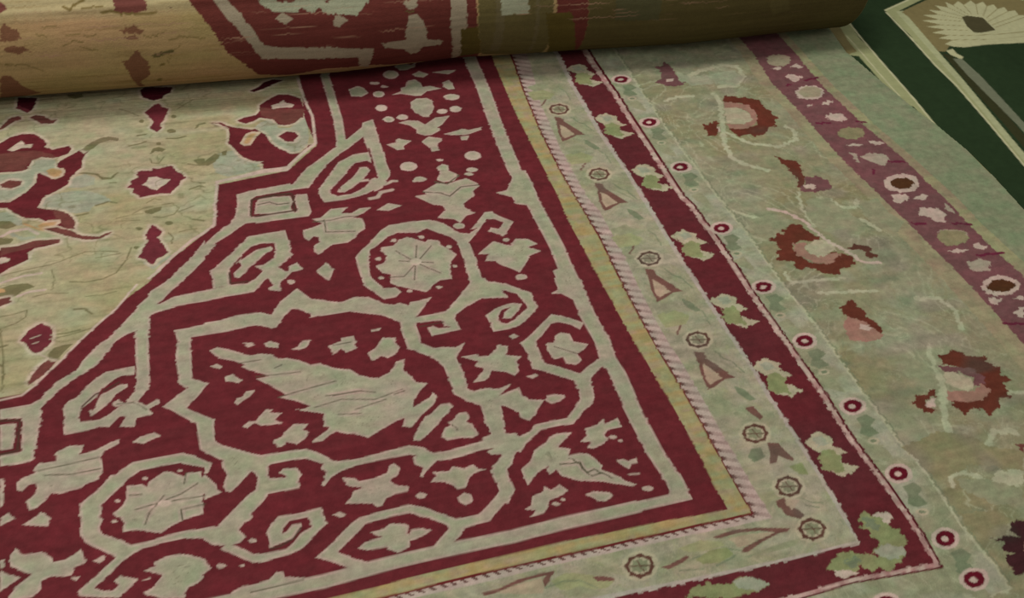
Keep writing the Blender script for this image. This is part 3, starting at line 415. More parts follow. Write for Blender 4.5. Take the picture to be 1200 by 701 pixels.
BORDERS = '''
gl 300,-131,324,-116,327,-124,334,-130,348,-126,366,-133,367,-143,346,-152,351,-161,366,-167,364,-181,363,-198,352,-204,346,-220,333,-227,313,-229,298,-241,291,-236,278,-229,262,-231,254,-217,236,-223,241,-226,213,-231,199,-220,197,-212,187,-206,204,-195,224,-191,222,-187,241,-185,263,-191,282,-200,294,-210,301,-205,290,-198,313,-186,313,-181,304,-171,304,-154,294,-148,304,-143
lt 334,-130,348,-126,366,-133,367,-143,346,-152,345,-142
lt 197,-212,214,-213,241,-226,213,-231,200,-224
bl 295,-196,325,-189,352,-204,346,-220,319,-220,300,-211
gr 307,-133,324,-129,332,-150,321,-162,310,-156
gr 221,-201,259,-197,262,-209,237,-216
gl -84,-190,-63,-180,-29,-175,9,-191,24,-183,48,-181,58,-192,73,-203,53,-214,27,-214,-2,-213
bl 13,-187,48,-181,73,-203,49,-215,20,-202
rb 680,1151,698,1147,714,1138,742,1132,767,1119,766,1097,770,1077,776,1064,771,1050,784,1036,767,1020,759,1014,758,999,733,999,719,983,698,972,680,968,672,980,652,980,639,975,628,992,623,1011,664,1004,706,1015,729,1049,729,1088,711,1111,667,1122
pk 665,1122,693,1117,726,1100,732,1064,722,1035,688,1011,664,1004,623,1011,627,1029,675,1024,703,1038,713,1067,692,1094,650,1093
lt2 652,1097,692,1094,711,1064,708,1038,675,1024,629,1032
rb 559,1041,577,1038,603,1050,608,1036,587,1028,574,1016,571,1002,584,992,552,993,559,1011
lt 578,1019,601,1026,595,1005,575,1005
rb 689,883,708,865,734,850,735,829,730,816,703,821,692,844
rb 693,830,731,826,723,804,721,784,706,766,702,747,686,753,685,763,700,781,698,812
pu 724,790,753,788,774,773,775,746,759,732,721,733,688,736,686,753,702,760,704,746,728,745,735,757,708,762
lt 702,760,719,764,737,757,728,745,705,748
rb 513,598,539,605,541,614,564,609,558,622,576,622,570,635,589,638,617,629,624,609,628,593,644,580,635,573,613,575,584,581,559,568,556,539,568,513,592,500,617,497,644,527,669,521,684,501,675,479,650,476,631,474,620,457,597,464,579,471,575,486,554,496,540,488,531,495,535,518,520,524,498,531,510,546,511,563,529,563,521,582,528,589
pk 568,575,598,572,582,545,601,524,633,523,669,521,640,504,620,494,585,504,566,525,552,540
lt2 599,566,623,576,650,567,657,548,657,533,633,523,604,520,587,539,588,556
rb 685,533,703,532,714,542,740,531,746,517,736,510,750,496,741,489,723,490,717,502,728,512,715,521,693,522
lt 9.8 568,698,607,678,631,645,641,606,655,560,685,518,694,487,735,472
rb 565,367,584,365,591,377,607,382,603,361,610,351,610,333,606,320,620,302,622,278,614,272,605,284,594,302,584,320,565,332,556,345
pk 545,324,565,332,584,320,603,295,616,269,591,257,558,259,535,270,533,293
lt 579,306,603,295,592,285,573,296
rb 698,189,724,188,732,197,754,181,763,169,791,165,807,159,796,147,815,125,804,111,821,90,803,87,791,85,793,56,783,49,761,54,739,31,713,20,704,19,704,35,685,45,659,33,653,36,647,63,652,75,699,64,751,75,748,95,747,129,721,154,694,166
pu 684,163,720,152,749,138,764,110,752,94,723,96,738,116,717,136,683,144
pk 659,97,714,84,748,95,754,74,721,59,679,60,645,77
lt2 685,143,709,138,731,113,726,95,705,84,676,103,668,119
rb 568,87,592,104,610,100,620,109,635,103,624,89,608,91,593,81,592,67,607,59,587,55,571,61,577,71,569,77
lt 591,79,610,88,623,82,609,68,592,67
du 521,-232,543,-236,556,-230,583,-245,568,-224,596,-208,618,-220,640,-242,616,-281,586,-309,548,-308,519,-307,519,-288,521,-270,548,-270,531,-262,542,-243
pk 578,-256,605,-256,600,-277,575,-289,562,-281
pu 548,1312,572,1312,588,1331,594,1309,592,1284,591,1263,602,1245,601,1225,565,1210,539,1219,519,1242,549,1262,553,1294
lt 554,1246,578,1249,574,1235,554,1235
rb 561,1040,582,1037,607,1047,576,986,557,997
br 712,-54,732,-61,718,-79
vl 13.3 655,1163,659,1131,624,1052,587,970,571,901,593,869,641,833
vl 10.6 604,1003,652,943,718,917,778,935,798,969,781,994
vl 13.4 602,1245,679,1274,745,1290,786,1275,781,1225,742,1190,689,1190
vl 10.8 510,1156,544,1166,595,1165
vl 10.1 744,699,757,664,795,663,809,686
vl 12.0 749,653,766,618,788,607,805,572
vl 9.6 480,706,504,683,534,671
vl 8.1 675,739,656,697,650,654,647,617
vl 9.1 496,489,495,455,563,452,622,445
vl 9.0 540,413,605,404,672,389
vl 11.1 751,350,807,338,820,291,799,243
vl 10.6 694,215,675,175,664,134,652,99,638,74
vl 13.7 670,137,640,88,611,35,589,-12,599,-45,634,-79
vl 8.0 547,-32,579,-44,611,-56,642,-85
vl 13.0 658,-42,692,-20,726,-24,735,-35
vl 10.8 524,-109,530,-90,564,-86,591,-110,574,-117,546,-106
vl 8.6 788,62,822,54
vl 7.8 601,-128,640,-126,671,-138
vl 608,-114,639,-105,690,-114,666,-145,620,-141,598,-128
bg 598,1279,625,1250,697,1247,678,1208,612,1211,589,1239
bg 696,1255,768,1261,777,1217,732,1191,683,1208
gg 502,671,557,678,595,664,611,643,576,631,536,609,491,624
gg 679,712,743,706,753,658,770,623,783,583,695,564,651,616,653,659
gg 811,673,866,682,862,630,883,588,844,558,803,585,794,631
gg 509,360,563,364,545,326,493,333
gg 590,190,644,192,659,164,648,118,612,146,587,171
tg 477,-6,575,9,640,-16,656,-50,720,-75,687,-117,595,-77,502,-95,489,-34
gg 540,-98,607,-116,654,-160,633,-186,582,-169,540,-131
tg 498,-167,572,-182,586,-205,549,-234,513,-220,499,-198
dk 6.9 882,1163,896,1169
pg 959,1278,952,1269,941,1262,928,1257,914,1255,902,1257,892,1262,886,1270,884,1279,888,1289,895,1299,906,1306,919,1311,933,1313,945,1311,955,1306,961,1298,962,1288
lt 973,1117,964,1106,951,1098,936,1093,920,1092,906,1094,894,1100,887,1109,886,1119,889,1131,898,1141,911,1150,926,1155,942,1156,957,1154,969,1148,976,1139,977,1128
pg 969,1120,962,1112,952,1106,939,1102,926,1101,915,1103,905,1108,899,1115,897,1123,900,1131,907,1139,917,1146,929,1150,942,1151,955,1149,964,1144,970,1137,972,1129
tg 990,928,982,920,971,914,957,911,942,910,928,913,916,918,909,925,906,933,909,942,916,950,928,956,942,959,957,960,971,957,982,952,990,945,992,936
lt 1014,713,1004,702,988,693,971,688,953,688,936,691,924,698,916,707,914,719,919,731,929,742,944,750,962,755,980,757,997,753,1010,746,1018,736,1019,725
db 995,716,988,710,979,704,969,701,958,701,948,702,940,707,936,713,935,720,938,727,944,734,953,739,964,742,975,743,985,741,993,737,997,731,998,724
tg 1011,505,1002,496,990,490,975,486,960,485,947,488,936,494,930,502,929,511,933,521,942,530,955,537,970,541,985,541,998,539,1009,533,1015,525,1016,515
gy 2.0 945,537,970,542,1008,532,1017,510
lt 1026,332,1016,323,1001,316,984,312,966,312,951,315,939,322,931,331,930,341,935,352,945,361,960,369,977,373,995,373,1011,369,1023,363,1030,353,1031,343
db 1014,335,1007,329,997,325,985,323,972,323,961,325,952,330,946,336,945,342,947,349,954,355,964,359,976,362,988,361,1000,359,1009,354,1015,348,1017,341
lt 880,1252,905,1254,917,1246,892,1239
lt 903,1210,928,1216,951,1198,922,1177,907,1188
lt 942,1250,969,1259,979,1242,958,1239
lt 935,1069,961,1081,977,1076,952,1062
lt 887,1069,915,1071,893,1062
lt 910,1014,936,1025,970,1020,971,996,953,984,925,999
lt 972,899,1010,888,1014,878,986,876
lt 906,890,924,894,955,885,941,880
dk 8.2 952,1181,994,1187
dk 7.7 874,993,912,987
dk 7.9 994,980,1016,973
gy 897,863,911,853,903,819,893,824
gy 915,838,953,849,991,835,985,814,964,793,943,801,930,821
dk 8.7 983,807,1024,798
dk 8.5 917,781,914,768
lt 907,684,947,683,950,665,914,649,903,658
lt 957,661,992,674,1006,665,987,652
lt 953,625,982,623,998,616,1006,592,984,564,966,571,958,589,936,600
lt 927,474,956,474,982,462,951,460
lt 1009,481,1028,483,1026,474,1041,468,1024,458,1002,468
gy 947,427,986,434,1010,420,987,390,945,399
dk 8.1 901,578,936,571
dk 8.2 1002,559,1048,545
dk 7.9 992,442,1064,439
gy 1028,634,1034,603,1030,590,1016,606
lt 926,317,959,302,936,290,922,296
lt 981,299,1009,304,1016,300,1008,291
lt 955,259,979,272,992,270,970,242,957,250
dk 7.4 909,236,957,226
pu2 4.1 201,1223,191,1210,176,1191
yg 157,1251,194,1263,226,1235,207,1214,160,1215
gg 164,1275,205,1287,222,1262,177,1251
gr 2.5 248,1256,259,1238,258,1202
pu2 189,1139,207,1132,207,1116,237,1061,242,1055,219,1056,185,1041,172,1038,175,1076,185,1111
sal 191,1105,202,1091,215,1059,200,1056,181,1049,180,1066
gr 3.3 233,1129,242,1107,255,1095,266,1064
gg 5.0 214,1114,235,1095,259,1065
gr 228,1036,244,1023,256,993,240,992,226,1018
pu2 4.1 202,955,192,942,177,923
yg 158,983,195,995,226,967,208,946,161,947
gg 165,1007,206,1019,223,994,178,983
gr 2.5 249,988,260,970,259,935
pu2 190,871,208,864,207,848,238,793,243,787,220,788,186,773,172,770,176,808,186,843
sal 192,837,203,823,216,791,201,788,182,781,181,798
gr 3.3 234,861,243,840,256,827,267,796
gg 5.0 214,846,236,827,260,797
gr 229,768,245,755,256,725,241,724,227,750
pu2 4.1 199,652,189,640,174,621
yg 154,680,192,693,223,665,205,644,157,644
gg 161,705,203,716,220,692,175,681
gr 2.5 246,686,257,668,255,632
pu2 186,569,205,562,204,545,235,491,240,485,217,486,182,471,169,467,173,506,182,541
sal 189,535,199,520,213,489,198,486,179,479,177,495
gr 3.3 230,559,239,537,253,525,264,493
gg 5.0 211,544,233,524,257,495
gr 226,465,242,452,253,422,237,422,224,447
pu2 4.1 197,402,187,389,172,370
yg 152,430,190,442,221,414,203,393,155,393
gg 159,454,201,466,218,441,173,430
gr 2.5 243,435,255,417,253,381
pu2 184,318,203,311,202,295,233,240,238,234,215,235,180,220,167,217,171,255,180,290
sal 187,284,197,270,211,238,196,235,177,228,175,245
gr 3.3 228,308,237,286,251,274,262,243
gg 5.0 209,293,231,274,255,244
gr 224,215,240,202,251,172,235,171,222,197
lt2 245,1161,236,1150,223,1142,208,1140,194,1143,183,1151,178,1162,180,1175,189,1186,202,1193,217,1196,232,1193,243,1185,247,1173
bp 240,1162,231,1156,224,1147,213,1147,202,1145,195,1151,186,1155,188,1165,186,1173,195,1180,201,1188,212,1188,223,1191,230,1184,239,1180,238,1171
lt2 232,1164,224,1155,212,1152,200,1154,193,1162,194,1172,201,1180,213,1184,225,1181,232,1174
gy2 230,1164,223,1161,220,1155,213,1157,206,1154,203,1159,196,1160,199,1166,195,1171,203,1174,205,1180,212,1178,219,1182,222,1176,229,1175,226,1169
bp 2.1 195,1171,230,1164
bp 2.1 212,1179,216,1156
lt2 246,893,237,882,224,874,209,872,194,875,184,883,179,894,181,907,190,918,203,925,218,928,233,925,244,917,248,905
bp 241,894,232,888,225,879,214,879,203,877,196,883,187,887,189,897,186,905,195,912,202,920,213,920,224,923,231,916,240,912,239,903
lt2 233,896,225,887,213,884,201,886,194,894,194,904,202,912,214,916,226,913,233,906
gy2 231,896,224,893,221,887,214,889,207,886,204,891,197,892,200,898,196,903,203,906,206,912,213,910,220,914,223,908,230,907,227,901
bp 2.1 196,903,231,896
bp 2.1 212,911,216,888
lt2 243,591,234,579,221,572,206,570,191,573,181,581,176,592,178,604,186,615,200,623,215,626,230,623,240,615,245,603
bp 237,592,228,585,222,577,211,577,200,574,193,581,184,585,185,594,183,603,192,610,198,618,210,618,221,621,228,614,237,610,235,601
lt2 229,593,222,585,209,581,198,584,191,592,191,601,199,610,211,613,223,611,230,603
gy2 227,594,220,591,218,585,211,587,204,583,201,589,194,590,197,596,193,601,200,604,203,610,210,608,217,611,220,606,227,605,224,599
bp 2.1 193,601,227,594
bp 2.1 209,609,213,585
lt2 241,340,232,329,219,321,204,319,189,322,179,330,174,341,176,353,184,365,198,372,213,375,228,372,238,364,243,352
bp 235,341,226,334,220,326,209,326,198,324,191,330,182,334,183,344,181,352,190,359,196,367,208,367,219,370,226,363,235,359,233,350
lt2 227,343,220,334,207,331,196,333,189,341,189,351,197,359,209,363,221,360,228,353
gy2 225,343,218,340,216,334,209,336,202,333,199,338,192,339,195,345,191,350,198,353,201,359,208,357,215,361,218,355,225,354,222,348
bp 2.1 191,350,225,343
bp 2.1 207,358,211,335
lt2 240,88,232,77,218,69,203,67,189,70,178,78,173,89,175,102,184,113,197,120,213,123,227,120,238,112,243,100
bp 235,89,226,83,220,74,208,75,197,72,191,78,181,82,183,92,181,100,190,107,196,115,207,115,218,118,225,112,235,107,233,98
lt2 227,91,219,82,207,79,195,81,188,89,189,99,196,107,209,111,220,108,227,101
gy2 225,91,218,88,216,82,208,84,202,81,199,86,191,87,194,93,191,98,198,101,200,107,207,106,214,109,217,103,225,102,222,96
bp 2.1 191,98,225,91
bp 2.1 207,106,211,83
lt2 242,-39,234,-50,220,-58,205,-60,191,-57,180,-49,175,-38,177,-26,186,-14,199,-7,214,-4,229,-7,240,-15,244,-27
bp 237,-38,228,-45,221,-53,210,-53,199,-56,192,-49,183,-45,185,-36,183,-27,192,-20,198,-12,209,-12,220,-9,227,-16,236,-20,235,-29
lt2 229,-36,221,-45,209,-48,197,-46,190,-38,191,-28,198,-20,210,-16,222,-19,229,-27
gy2 227,-36,220,-39,217,-45,210,-43,203,-46,200,-41,193,-40,196,-34,192,-29,200,-26,202,-20,209,-22,216,-18,219,-24,226,-25,223,-31
bp 2.1 192,-29,227,-36
bp 2.1 209,-21,213,-44
lt2 238,-133,230,-145,216,-152,201,-154,187,-151,176,-143,171,-132,173,-120,182,-109,195,-101,210,-98,225,-101,236,-110,240,-121
bp 233,-132,224,-139,217,-147,206,-147,195,-150,188,-143,179,-139,181,-130,179,-121,188,-114,194,-106,205,-106,216,-103,223,-110,232,-114,231,-123
lt2 225,-131,217,-139,205,-143,193,-140,186,-132,187,-123,194,-114,206,-111,218,-113,225,-121
gy2 223,-130,216,-133,213,-139,206,-137,199,-141,196,-135,189,-134,192,-128,188,-123,196,-120,198,-114,205,-116,212,-113,215,-118,222,-119,219,-125
bp 2.1 188,-123,223,-130
bp 2.1 205,-115,209,-139
lt2 -96,-121,-105,-132,-118,-140,-134,-142,-148,-139,-159,-131,-163,-120,-161,-108,-153,-96,-140,-89,-124,-86,-110,-89,-99,-97,-94,-109
bp -102,-120,-111,-127,-117,-135,-128,-135,-139,-138,-146,-131,-155,-127,-154,-118,-156,-109,-147,-102,-141,-94,-130,-94,-118,-91,-112,-98,-102,-102,-104,-111
lt2 -110,-118,-118,-127,-130,-130,-141,-128,-148,-120,-148,-110,-140,-102,-128,-98,-116,-101,-109,-109
gy2 -112,-118,-119,-121,-121,-127,-128,-125,-135,-128,-138,-123,-146,-122,-143,-116,-146,-111,-139,-108,-137,-102,-130,-104,-123,-100,-120,-106,-112,-107,-115,-113
bp 2.1 -146,-111,-112,-118
bp 2.1 -130,-103,-126,-126
gr 420,1240,447,1244,457,1226,439,1216,447,1195,420,1191,407,1204,421,1220
lt2 436,1178,433,1175,428,1173,422,1173,417,1174,413,1177,411,1180,411,1184,415,1187,420,1188,425,1189,431,1187,435,1185,437,1181
gr 431,1179,427,1177,422,1177,417,1179,417,1183,420,1185,426,1185,431,1182
gg 406,1161,435,1169,440,1144,439,1121,423,1129,411,1142
gr 416,1046,443,1050,453,1033,435,1023,442,1001,416,998,403,1011,416,1027
lt2 432,985,429,982,424,980,418,980,413,981,409,984,407,987,407,990,410,993,415,995,421,995,427,994,431,991,433,988
gr 427,986,423,984,418,984,413,986,413,989,416,991,422,991,426,989
gg 402,968,431,975,436,951,434,928,419,936,406,948
gr 417,860,444,863,454,846,436,836,443,814,417,811,404,824,417,840
lt2 433,798,430,795,425,793,419,793,414,794,410,797,408,800,408,804,411,806,416,808,422,808,428,807,432,804,434,801
gr 428,799,424,797,419,797,414,799,414,802,417,804,423,804,427,802
gg 403,781,432,788,437,764,435,741,420,749,408,761
gr 411,629,438,633,449,616,430,605,438,584,412,581,399,593,412,609
lt2 428,567,425,564,420,563,414,562,409,564,404,566,402,570,403,573,406,576,411,578,417,578,423,577,427,574,429,571
gr 423,568,419,566,413,566,409,569,408,572,412,574,418,574,422,572
gg 398,551,427,558,432,533,430,511,415,519,402,531
gr 414,430,441,433,452,416,433,406,441,385,415,381,402,394,415,410
lt2 431,368,428,365,423,363,417,363,412,364,407,367,406,370,406,374,409,376,414,378,420,378,426,377,430,375,432,371
gr 426,369,422,367,416,367,412,369,412,372,415,375,421,374,425,372
gg 401,351,430,359,435,334,433,311,418,319,405,332
gr 422,263,449,267,460,249,441,239,449,218,422,215,409,227,423,243
lt2 439,201,436,198,431,197,425,196,419,198,415,200,413,204,414,207,417,210,422,212,428,212,433,211,438,208,440,205
gr 434,202,430,200,424,200,420,203,419,206,423,208,429,208,433,206
gg 409,185,438,192,443,167,441,144,426,153,413,165
gr 427,80,454,84,464,67,446,56,454,35,427,32,414,44,428,61
lt2 443,18,440,16,435,14,429,14,424,15,420,17,418,21,418,24,422,27,427,29,432,29,438,28,442,25,444,22
gr 438,20,434,18,429,18,424,20,424,23,427,25,433,25,438,23
gg 413,2,442,9,447,-16,446,-38,430,-30,418,-18
gr 425,-88,452,-85,462,-102,444,-112,451,-134,425,-137,412,-124,425,-108
lt2 441,-150,438,-153,433,-155,427,-155,422,-154,418,-151,416,-148,416,-144,419,-142,424,-140,430,-140,436,-141,440,-143,442,-147
gr 436,-149,432,-151,427,-151,422,-149,422,-146,425,-143,431,-144,435,-146
gg 411,-167,440,-159,445,-184,443,-207,428,-199,416,-186
gr 428,-237,455,-233,465,-250,447,-261,454,-282,428,-285,415,-273,428,-256
lt2 444,-299,441,-302,436,-303,430,-303,425,-302,421,-300,419,-296,419,-293,422,-290,427,-288,433,-288,439,-289,443,-292,445,-295
gr 439,-297,435,-300,430,-299,425,-297,425,-294,428,-292,434,-292,438,-294
gg 414,-315,443,-308,448,-333,446,-355,431,-347,419,-335
lt 458,1262,450,1254,438,1248,424,1247,412,1250,404,1256,400,1265,403,1275,411,1283,422,1289,436,1290,448,1288,457,1281,460,1272
dk2 449,1264,441,1256,428,1253,416,1256,410,1263,411,1273,420,1281,433,1284,444,1281,451,1274
lt 437,1266,432,1263,426,1263,421,1265,421,1270,426,1273,432,1274,437,1271
lt 454,1069,446,1060,434,1055,420,1053,408,1056,399,1063,396,1072,399,1081,406,1090,418,1095,432,1097,444,1094,453,1088,456,1079
dk2 445,1071,436,1063,424,1059,412,1062,405,1070,407,1079,416,1087,428,1091,440,1088,447,1080
lt 432,1073,428,1069,422,1069,417,1072,417,1076,422,1080,428,1080,432,1077
lt 455,882,447,873,435,868,421,866,409,869,401,876,397,885,400,894,407,903,419,909,433,910,445,907,454,901,457,892
dk2 446,884,438,876,425,873,413,875,406,883,408,893,417,901,429,904,441,901,448,893
lt 433,886,429,883,423,882,418,885,418,889,423,893,429,893,433,890
lt 449,651,441,643,429,638,416,636,404,639,395,645,392,654,394,664,402,673,414,678,428,680,440,677,449,670,452,661
dk2 441,653,432,645,419,642,408,645,401,653,403,662,411,670,424,673,436,671,443,663
lt 428,656,424,652,417,652,413,655,413,659,417,662,424,663,428,660
lt 453,452,444,443,433,438,419,437,407,439,398,446,395,455,397,465,405,473,417,479,431,480,443,477,452,471,455,462
dk2 444,454,435,446,423,443,411,445,404,453,406,463,414,471,427,474,439,471,446,464
lt 431,456,427,453,420,452,416,455,416,460,420,463,427,463,431,460
lt 460,285,452,277,440,271,427,270,415,273,406,279,403,288,405,298,413,306,425,312,438,314,451,311,460,304,463,295
dk2 452,287,443,279,430,276,418,279,412,286,413,296,422,304,435,307,447,305,453,297
lt 439,289,435,286,428,286,424,289,424,293,428,296,435,297,439,294
lt 465,103,457,94,445,89,431,87,419,90,411,97,407,106,410,115,418,124,429,129,443,131,455,128,464,121,467,112
dk2 457,105,448,97,435,93,423,96,417,104,418,113,427,121,440,125,452,122,458,114
lt 444,107,439,103,433,103,428,106,428,110,433,114,439,114,444,111
lt 463,-66,455,-75,443,-80,429,-81,417,-79,409,-72,405,-63,408,-53,415,-45,427,-39,441,-38,453,-41,462,-47,465,-56
dk2 454,-64,446,-72,433,-75,421,-73,414,-65,416,-55,425,-47,437,-44,449,-47,456,-54
lt 441,-62,437,-65,431,-66,426,-63,426,-58,431,-55,437,-55,441,-58
lt 466,-214,458,-223,446,-228,432,-230,420,-227,412,-220,408,-212,411,-202,418,-193,430,-188,444,-186,456,-189,465,-196,468,-205
dk2 457,-213,449,-220,436,-224,424,-221,417,-213,419,-204,428,-196,440,-192,452,-195,459,-203
lt 444,-210,440,-214,434,-214,429,-211,429,-207,434,-203,440,-203,444,-206
lt 466,-301,458,-309,446,-315,433,-316,421,-314,412,-307,409,-298,411,-288,419,-280,431,-274,444,-273,457,-276,466,-282,469,-291
dk2 458,-299,449,-307,436,-310,424,-308,418,-300,419,-290,428,-282,441,-279,453,-282,459,-289
lt 445,-297,441,-300,434,-301,430,-298,430,-293,434,-290,441,-290,445,-293
lt2 301,1341,322,1352,341,1356,363,1335,353,1324,373,1301,356,1297,345,1284,378,1261,349,1252,339,1249,315,1267,303,1275,308,1292,321,1310,307,1323
gl 317,1311,345,1315,356,1297,345,1284,347,1258,315,1267,303,1275,308,1292
bl 318,1345,343,1345,346,1326,323,1323
lt2 290,1115,311,1126,329,1130,352,1109,342,1098,361,1075,345,1071,333,1058,367,1035,337,1026,328,1023,304,1041,292,1049,297,1066,310,1084,296,1098
gl 306,1085,333,1089,345,1071,333,1058,336,1032,304,1041,292,1049,297,1066
bl 307,1119,332,1119,334,1100,312,1097
lt2 300,900,321,912,339,916,362,895,352,884,371,861,355,857,344,843,377,821,347,812,338,809,314,827,302,835,307,852,320,870,306,883
gl 316,870,343,875,355,857,344,843,346,817,314,827,302,835,307,852
bl 317,905,342,904,345,885,322,882
lt2 292,656,312,667,331,671,354,650,344,639,363,616,346,612,335,599,368,576,339,567,329,565,306,583,294,590,298,607,311,625,298,639
gl 308,626,335,630,346,612,335,599,338,573,306,583,294,590,298,607
bl 309,660,334,660,336,641,314,638
lt2 285,444,305,456,324,460,347,439,337,428,356,405,339,401,328,388,362,365,332,356,322,353,299,371,287,379,291,396,305,414,291,427
gl 301,415,328,419,339,401,328,388,331,361,299,371,287,379,291,396
bl 302,449,327,449,329,429,307,426
lt2 286,251,307,263,325,267,348,246,338,235,357,212,341,208,330,195,363,172,333,163,324,160,300,178,288,186,293,203,306,221,292,234
gl 302,221,329,226,341,208,330,195,332,168,300,178,288,186,293,203
bl 303,256,328,255,331,236,308,233
lt2 293,51,313,63,332,67,355,46,345,34,364,12,347,8,336,-6,369,-29,340,-37,330,-40,307,-22,295,-14,299,3,312,20,299,34
gl 309,21,336,26,347,8,336,-6,339,-32,307,-22,295,-14,299,3
bl 310,55,335,55,337,36,315,33
pu2 22,-95,64,-91,112,-99,167,-115,160,-120,140,-119,104,-127,67,-139,55,-136,65,-129,97,-122,135,-115,109,-105,67,-99,32,-101
sal 40,-105,84,-106,122,-112,133,-116,93,-122,70,-127,54,-125,53,-114
yg -51,-100,-5,-95,29,-107,35,-116,3,-118,-34,-112
gr 2.7 -34,-126,2,-122,40,-125,57,-133
gr 3.4 1,-149,31,-143,40,-139
gr 2.8 62,-148,85,-144,103,-148
gl 3,-118,36,-120,41,-136,10,-145,-21,-140,-28,-128
gg 71,-143,143,-138,177,-139,158,-149,101,-151
pu2 -96,-127,-76,-125,-42,-117,-38,-121,-54,-128,-83,-134
gr 2.0 -67,-141,-25,-149
pu2 -406,-93,-376,-93,-338,-85,-295,-84,-274,-86,-289,-102,-302,-111,-300,-99,-291,-90,-321,-90,-353,-94,-378,-99,-402,-100
sal -378,-99,-341,-94,-301,-93,-302,-111,-308,-120,-347,-112
yg -287,-102,-256,-94,-218,-108,-183,-130,-200,-139,-246,-133,-278,-121
pu2 -217,-113,-199,-116,-181,-126,-183,-130,-211,-123
gr 1.9 -299,-112,-267,-108,-239,-114,-216,-135
gg -281,-127,-243,-124,-213,-142,-239,-145,-272,-136
pu2 220,69,241,63,245,43,253,21,245,17,226,36,215,22,200,22,214,47
pu2 167,-56,188,-52,189,-70,202,-84,207,-97,195,-102,174,-89,168,-68
sal 187,-54,216,-65,189,-81,185,-69
pu2 217,158,236,158,244,129,236,122,225,138
gr 182,63,203,62,198,39,173,33,166,47
gl 233,9,263,10,262,-18,243,-13
gr 2.9 221,-63,235,-76,254,-81
gr 2.9 220,-78,242,-89
gr 244,-323,271,-320,281,-337,263,-347,271,-368,244,-372,231,-359,244,-343
lt2 260,-385,257,-388,252,-390,246,-390,241,-389,237,-386,235,-383,235,-379,238,-376,243,-375,249,-375,255,-376,259,-378,261,-382
gr 255,-384,251,-386,246,-386,241,-384,241,-381,244,-378,250,-379,255,-381
gg 230,-402,259,-394,264,-419,262,-442,247,-434,235,-421
lt 282,-301,274,-309,262,-315,248,-316,236,-314,228,-307,224,-298,227,-288,234,-280,246,-274,260,-273,272,-276,281,-282,284,-291
dk2 273,-299,265,-307,252,-310,240,-308,233,-300,235,-290,244,-282,256,-279,268,-282,275,-289
lt 260,-297,256,-300,250,-301,245,-298,245,-293,250,-290,256,-290,261,-293
gr 59,-323,86,-320,97,-337,78,-347,86,-368,59,-372,46,-359,60,-343
lt2 76,-385,73,-388,68,-390,62,-390,56,-389,52,-386,50,-383,51,-379,54,-376,59,-375,65,-375,70,-376,75,-378,76,-382
gr 70,-384,67,-386,61,-386,57,-384,56,-381,60,-378,66,-379,70,-381
gg 46,-402,74,-394,80,-419,78,-442,63,-434,50,-421
lt 97,-301,89,-309,77,-315,64,-316,52,-314,43,-307,40,-298,42,-288,50,-280,62,-274,75,-273,88,-276,96,-282,100,-291
dk2 89,-299,80,-307,67,-310,55,-308,49,-300,50,-290,59,-282,72,-279,84,-282,90,-289
lt 76,-297,71,-300,65,-301,60,-298,60,-293,65,-290,71,-290,76,-293
gr -125,-323,-98,-320,-88,-337,-107,-347,-99,-368,-125,-372,-138,-359,-125,-343
lt2 -109,-385,-112,-388,-117,-390,-123,-390,-128,-389,-132,-386,-134,-383,-134,-379,-131,-376,-126,-375,-120,-375,-114,-376,-110,-378,-108,-382
gr -114,-384,-118,-386,-124,-386,-128,-384,-128,-381,-125,-378,-119,-379,-115,-381
gg -139,-402,-110,-394,-105,-419,-107,-442,-122,-434,-135,-421
lt -87,-301,-96,-309,-107,-315,-121,-316,-133,-314,-142,-307,-145,-298,-143,-288,-135,-280,-123,-274,-109,-273,-97,-276,-88,-282,-85,-291
dk2 -96,-299,-105,-307,-117,-310,-129,-308,-136,-300,-134,-290,-126,-282,-113,-279,-101,-282,-94,-289
lt -109,-297,-113,-300,-120,-301,-124,-298,-124,-293,-120,-290,-113,-290,-109,-293
gr -310,-323,-283,-320,-273,-337,-291,-347,-283,-368,-310,-372,-323,-359,-309,-343
lt2 -293,-385,-296,-388,-301,-390,-307,-390,-313,-389,-317,-386,-319,-383,-318,-379,-315,-376,-310,-375,-304,-375,-299,-376,-295,-378,-293,-382
gr -299,-384,-302,-386,-308,-386,-313,-384,-313,-381,-309,-378,-304,-379,-299,-381
gg -324,-402,-295,-394,-289,-419,-291,-442,-306,-434,-319,-421
lt -272,-301,-280,-309,-292,-315,-305,-316,-318,-314,-326,-307,-330,-298,-327,-288,-319,-280,-307,-274,-294,-273,-281,-276,-273,-282,-269,-291
dk2 -280,-299,-289,-307,-302,-310,-314,-308,-320,-300,-319,-290,-310,-282,-297,-279,-285,-282,-279,-289
lt -293,-297,-298,-300,-304,-301,-309,-298,-309,-293,-304,-290,-298,-290,-293,-293
gr -495,-323,-468,-320,-457,-337,-476,-347,-468,-368,-494,-372,-507,-359,-494,-343
lt2 -478,-385,-481,-388,-486,-390,-492,-390,-497,-389,-502,-386,-504,-383,-503,-379,-500,-376,-495,-375,-489,-375,-483,-376,-479,-378,-477,-382
gr -483,-384,-487,-386,-493,-386,-497,-384,-498,-381,-494,-378,-488,-379,-484,-381
gg -508,-402,-479,-394,-474,-419,-476,-442,-491,-434,-504,-421
lt -457,-301,-465,-309,-477,-315,-490,-316,-502,-314,-511,-307,-514,-298,-512,-288,-504,-280,-492,-274,-478,-273,-466,-276,-457,-282,-454,-291
dk2 -465,-299,-474,-307,-487,-310,-498,-308,-505,-300,-503,-290,-495,-282,-482,-279,-470,-282,-463,-289
lt -478,-297,-482,-300,-489,-301,-493,-298,-493,-293,-489,-290,-482,-290,-478,-293
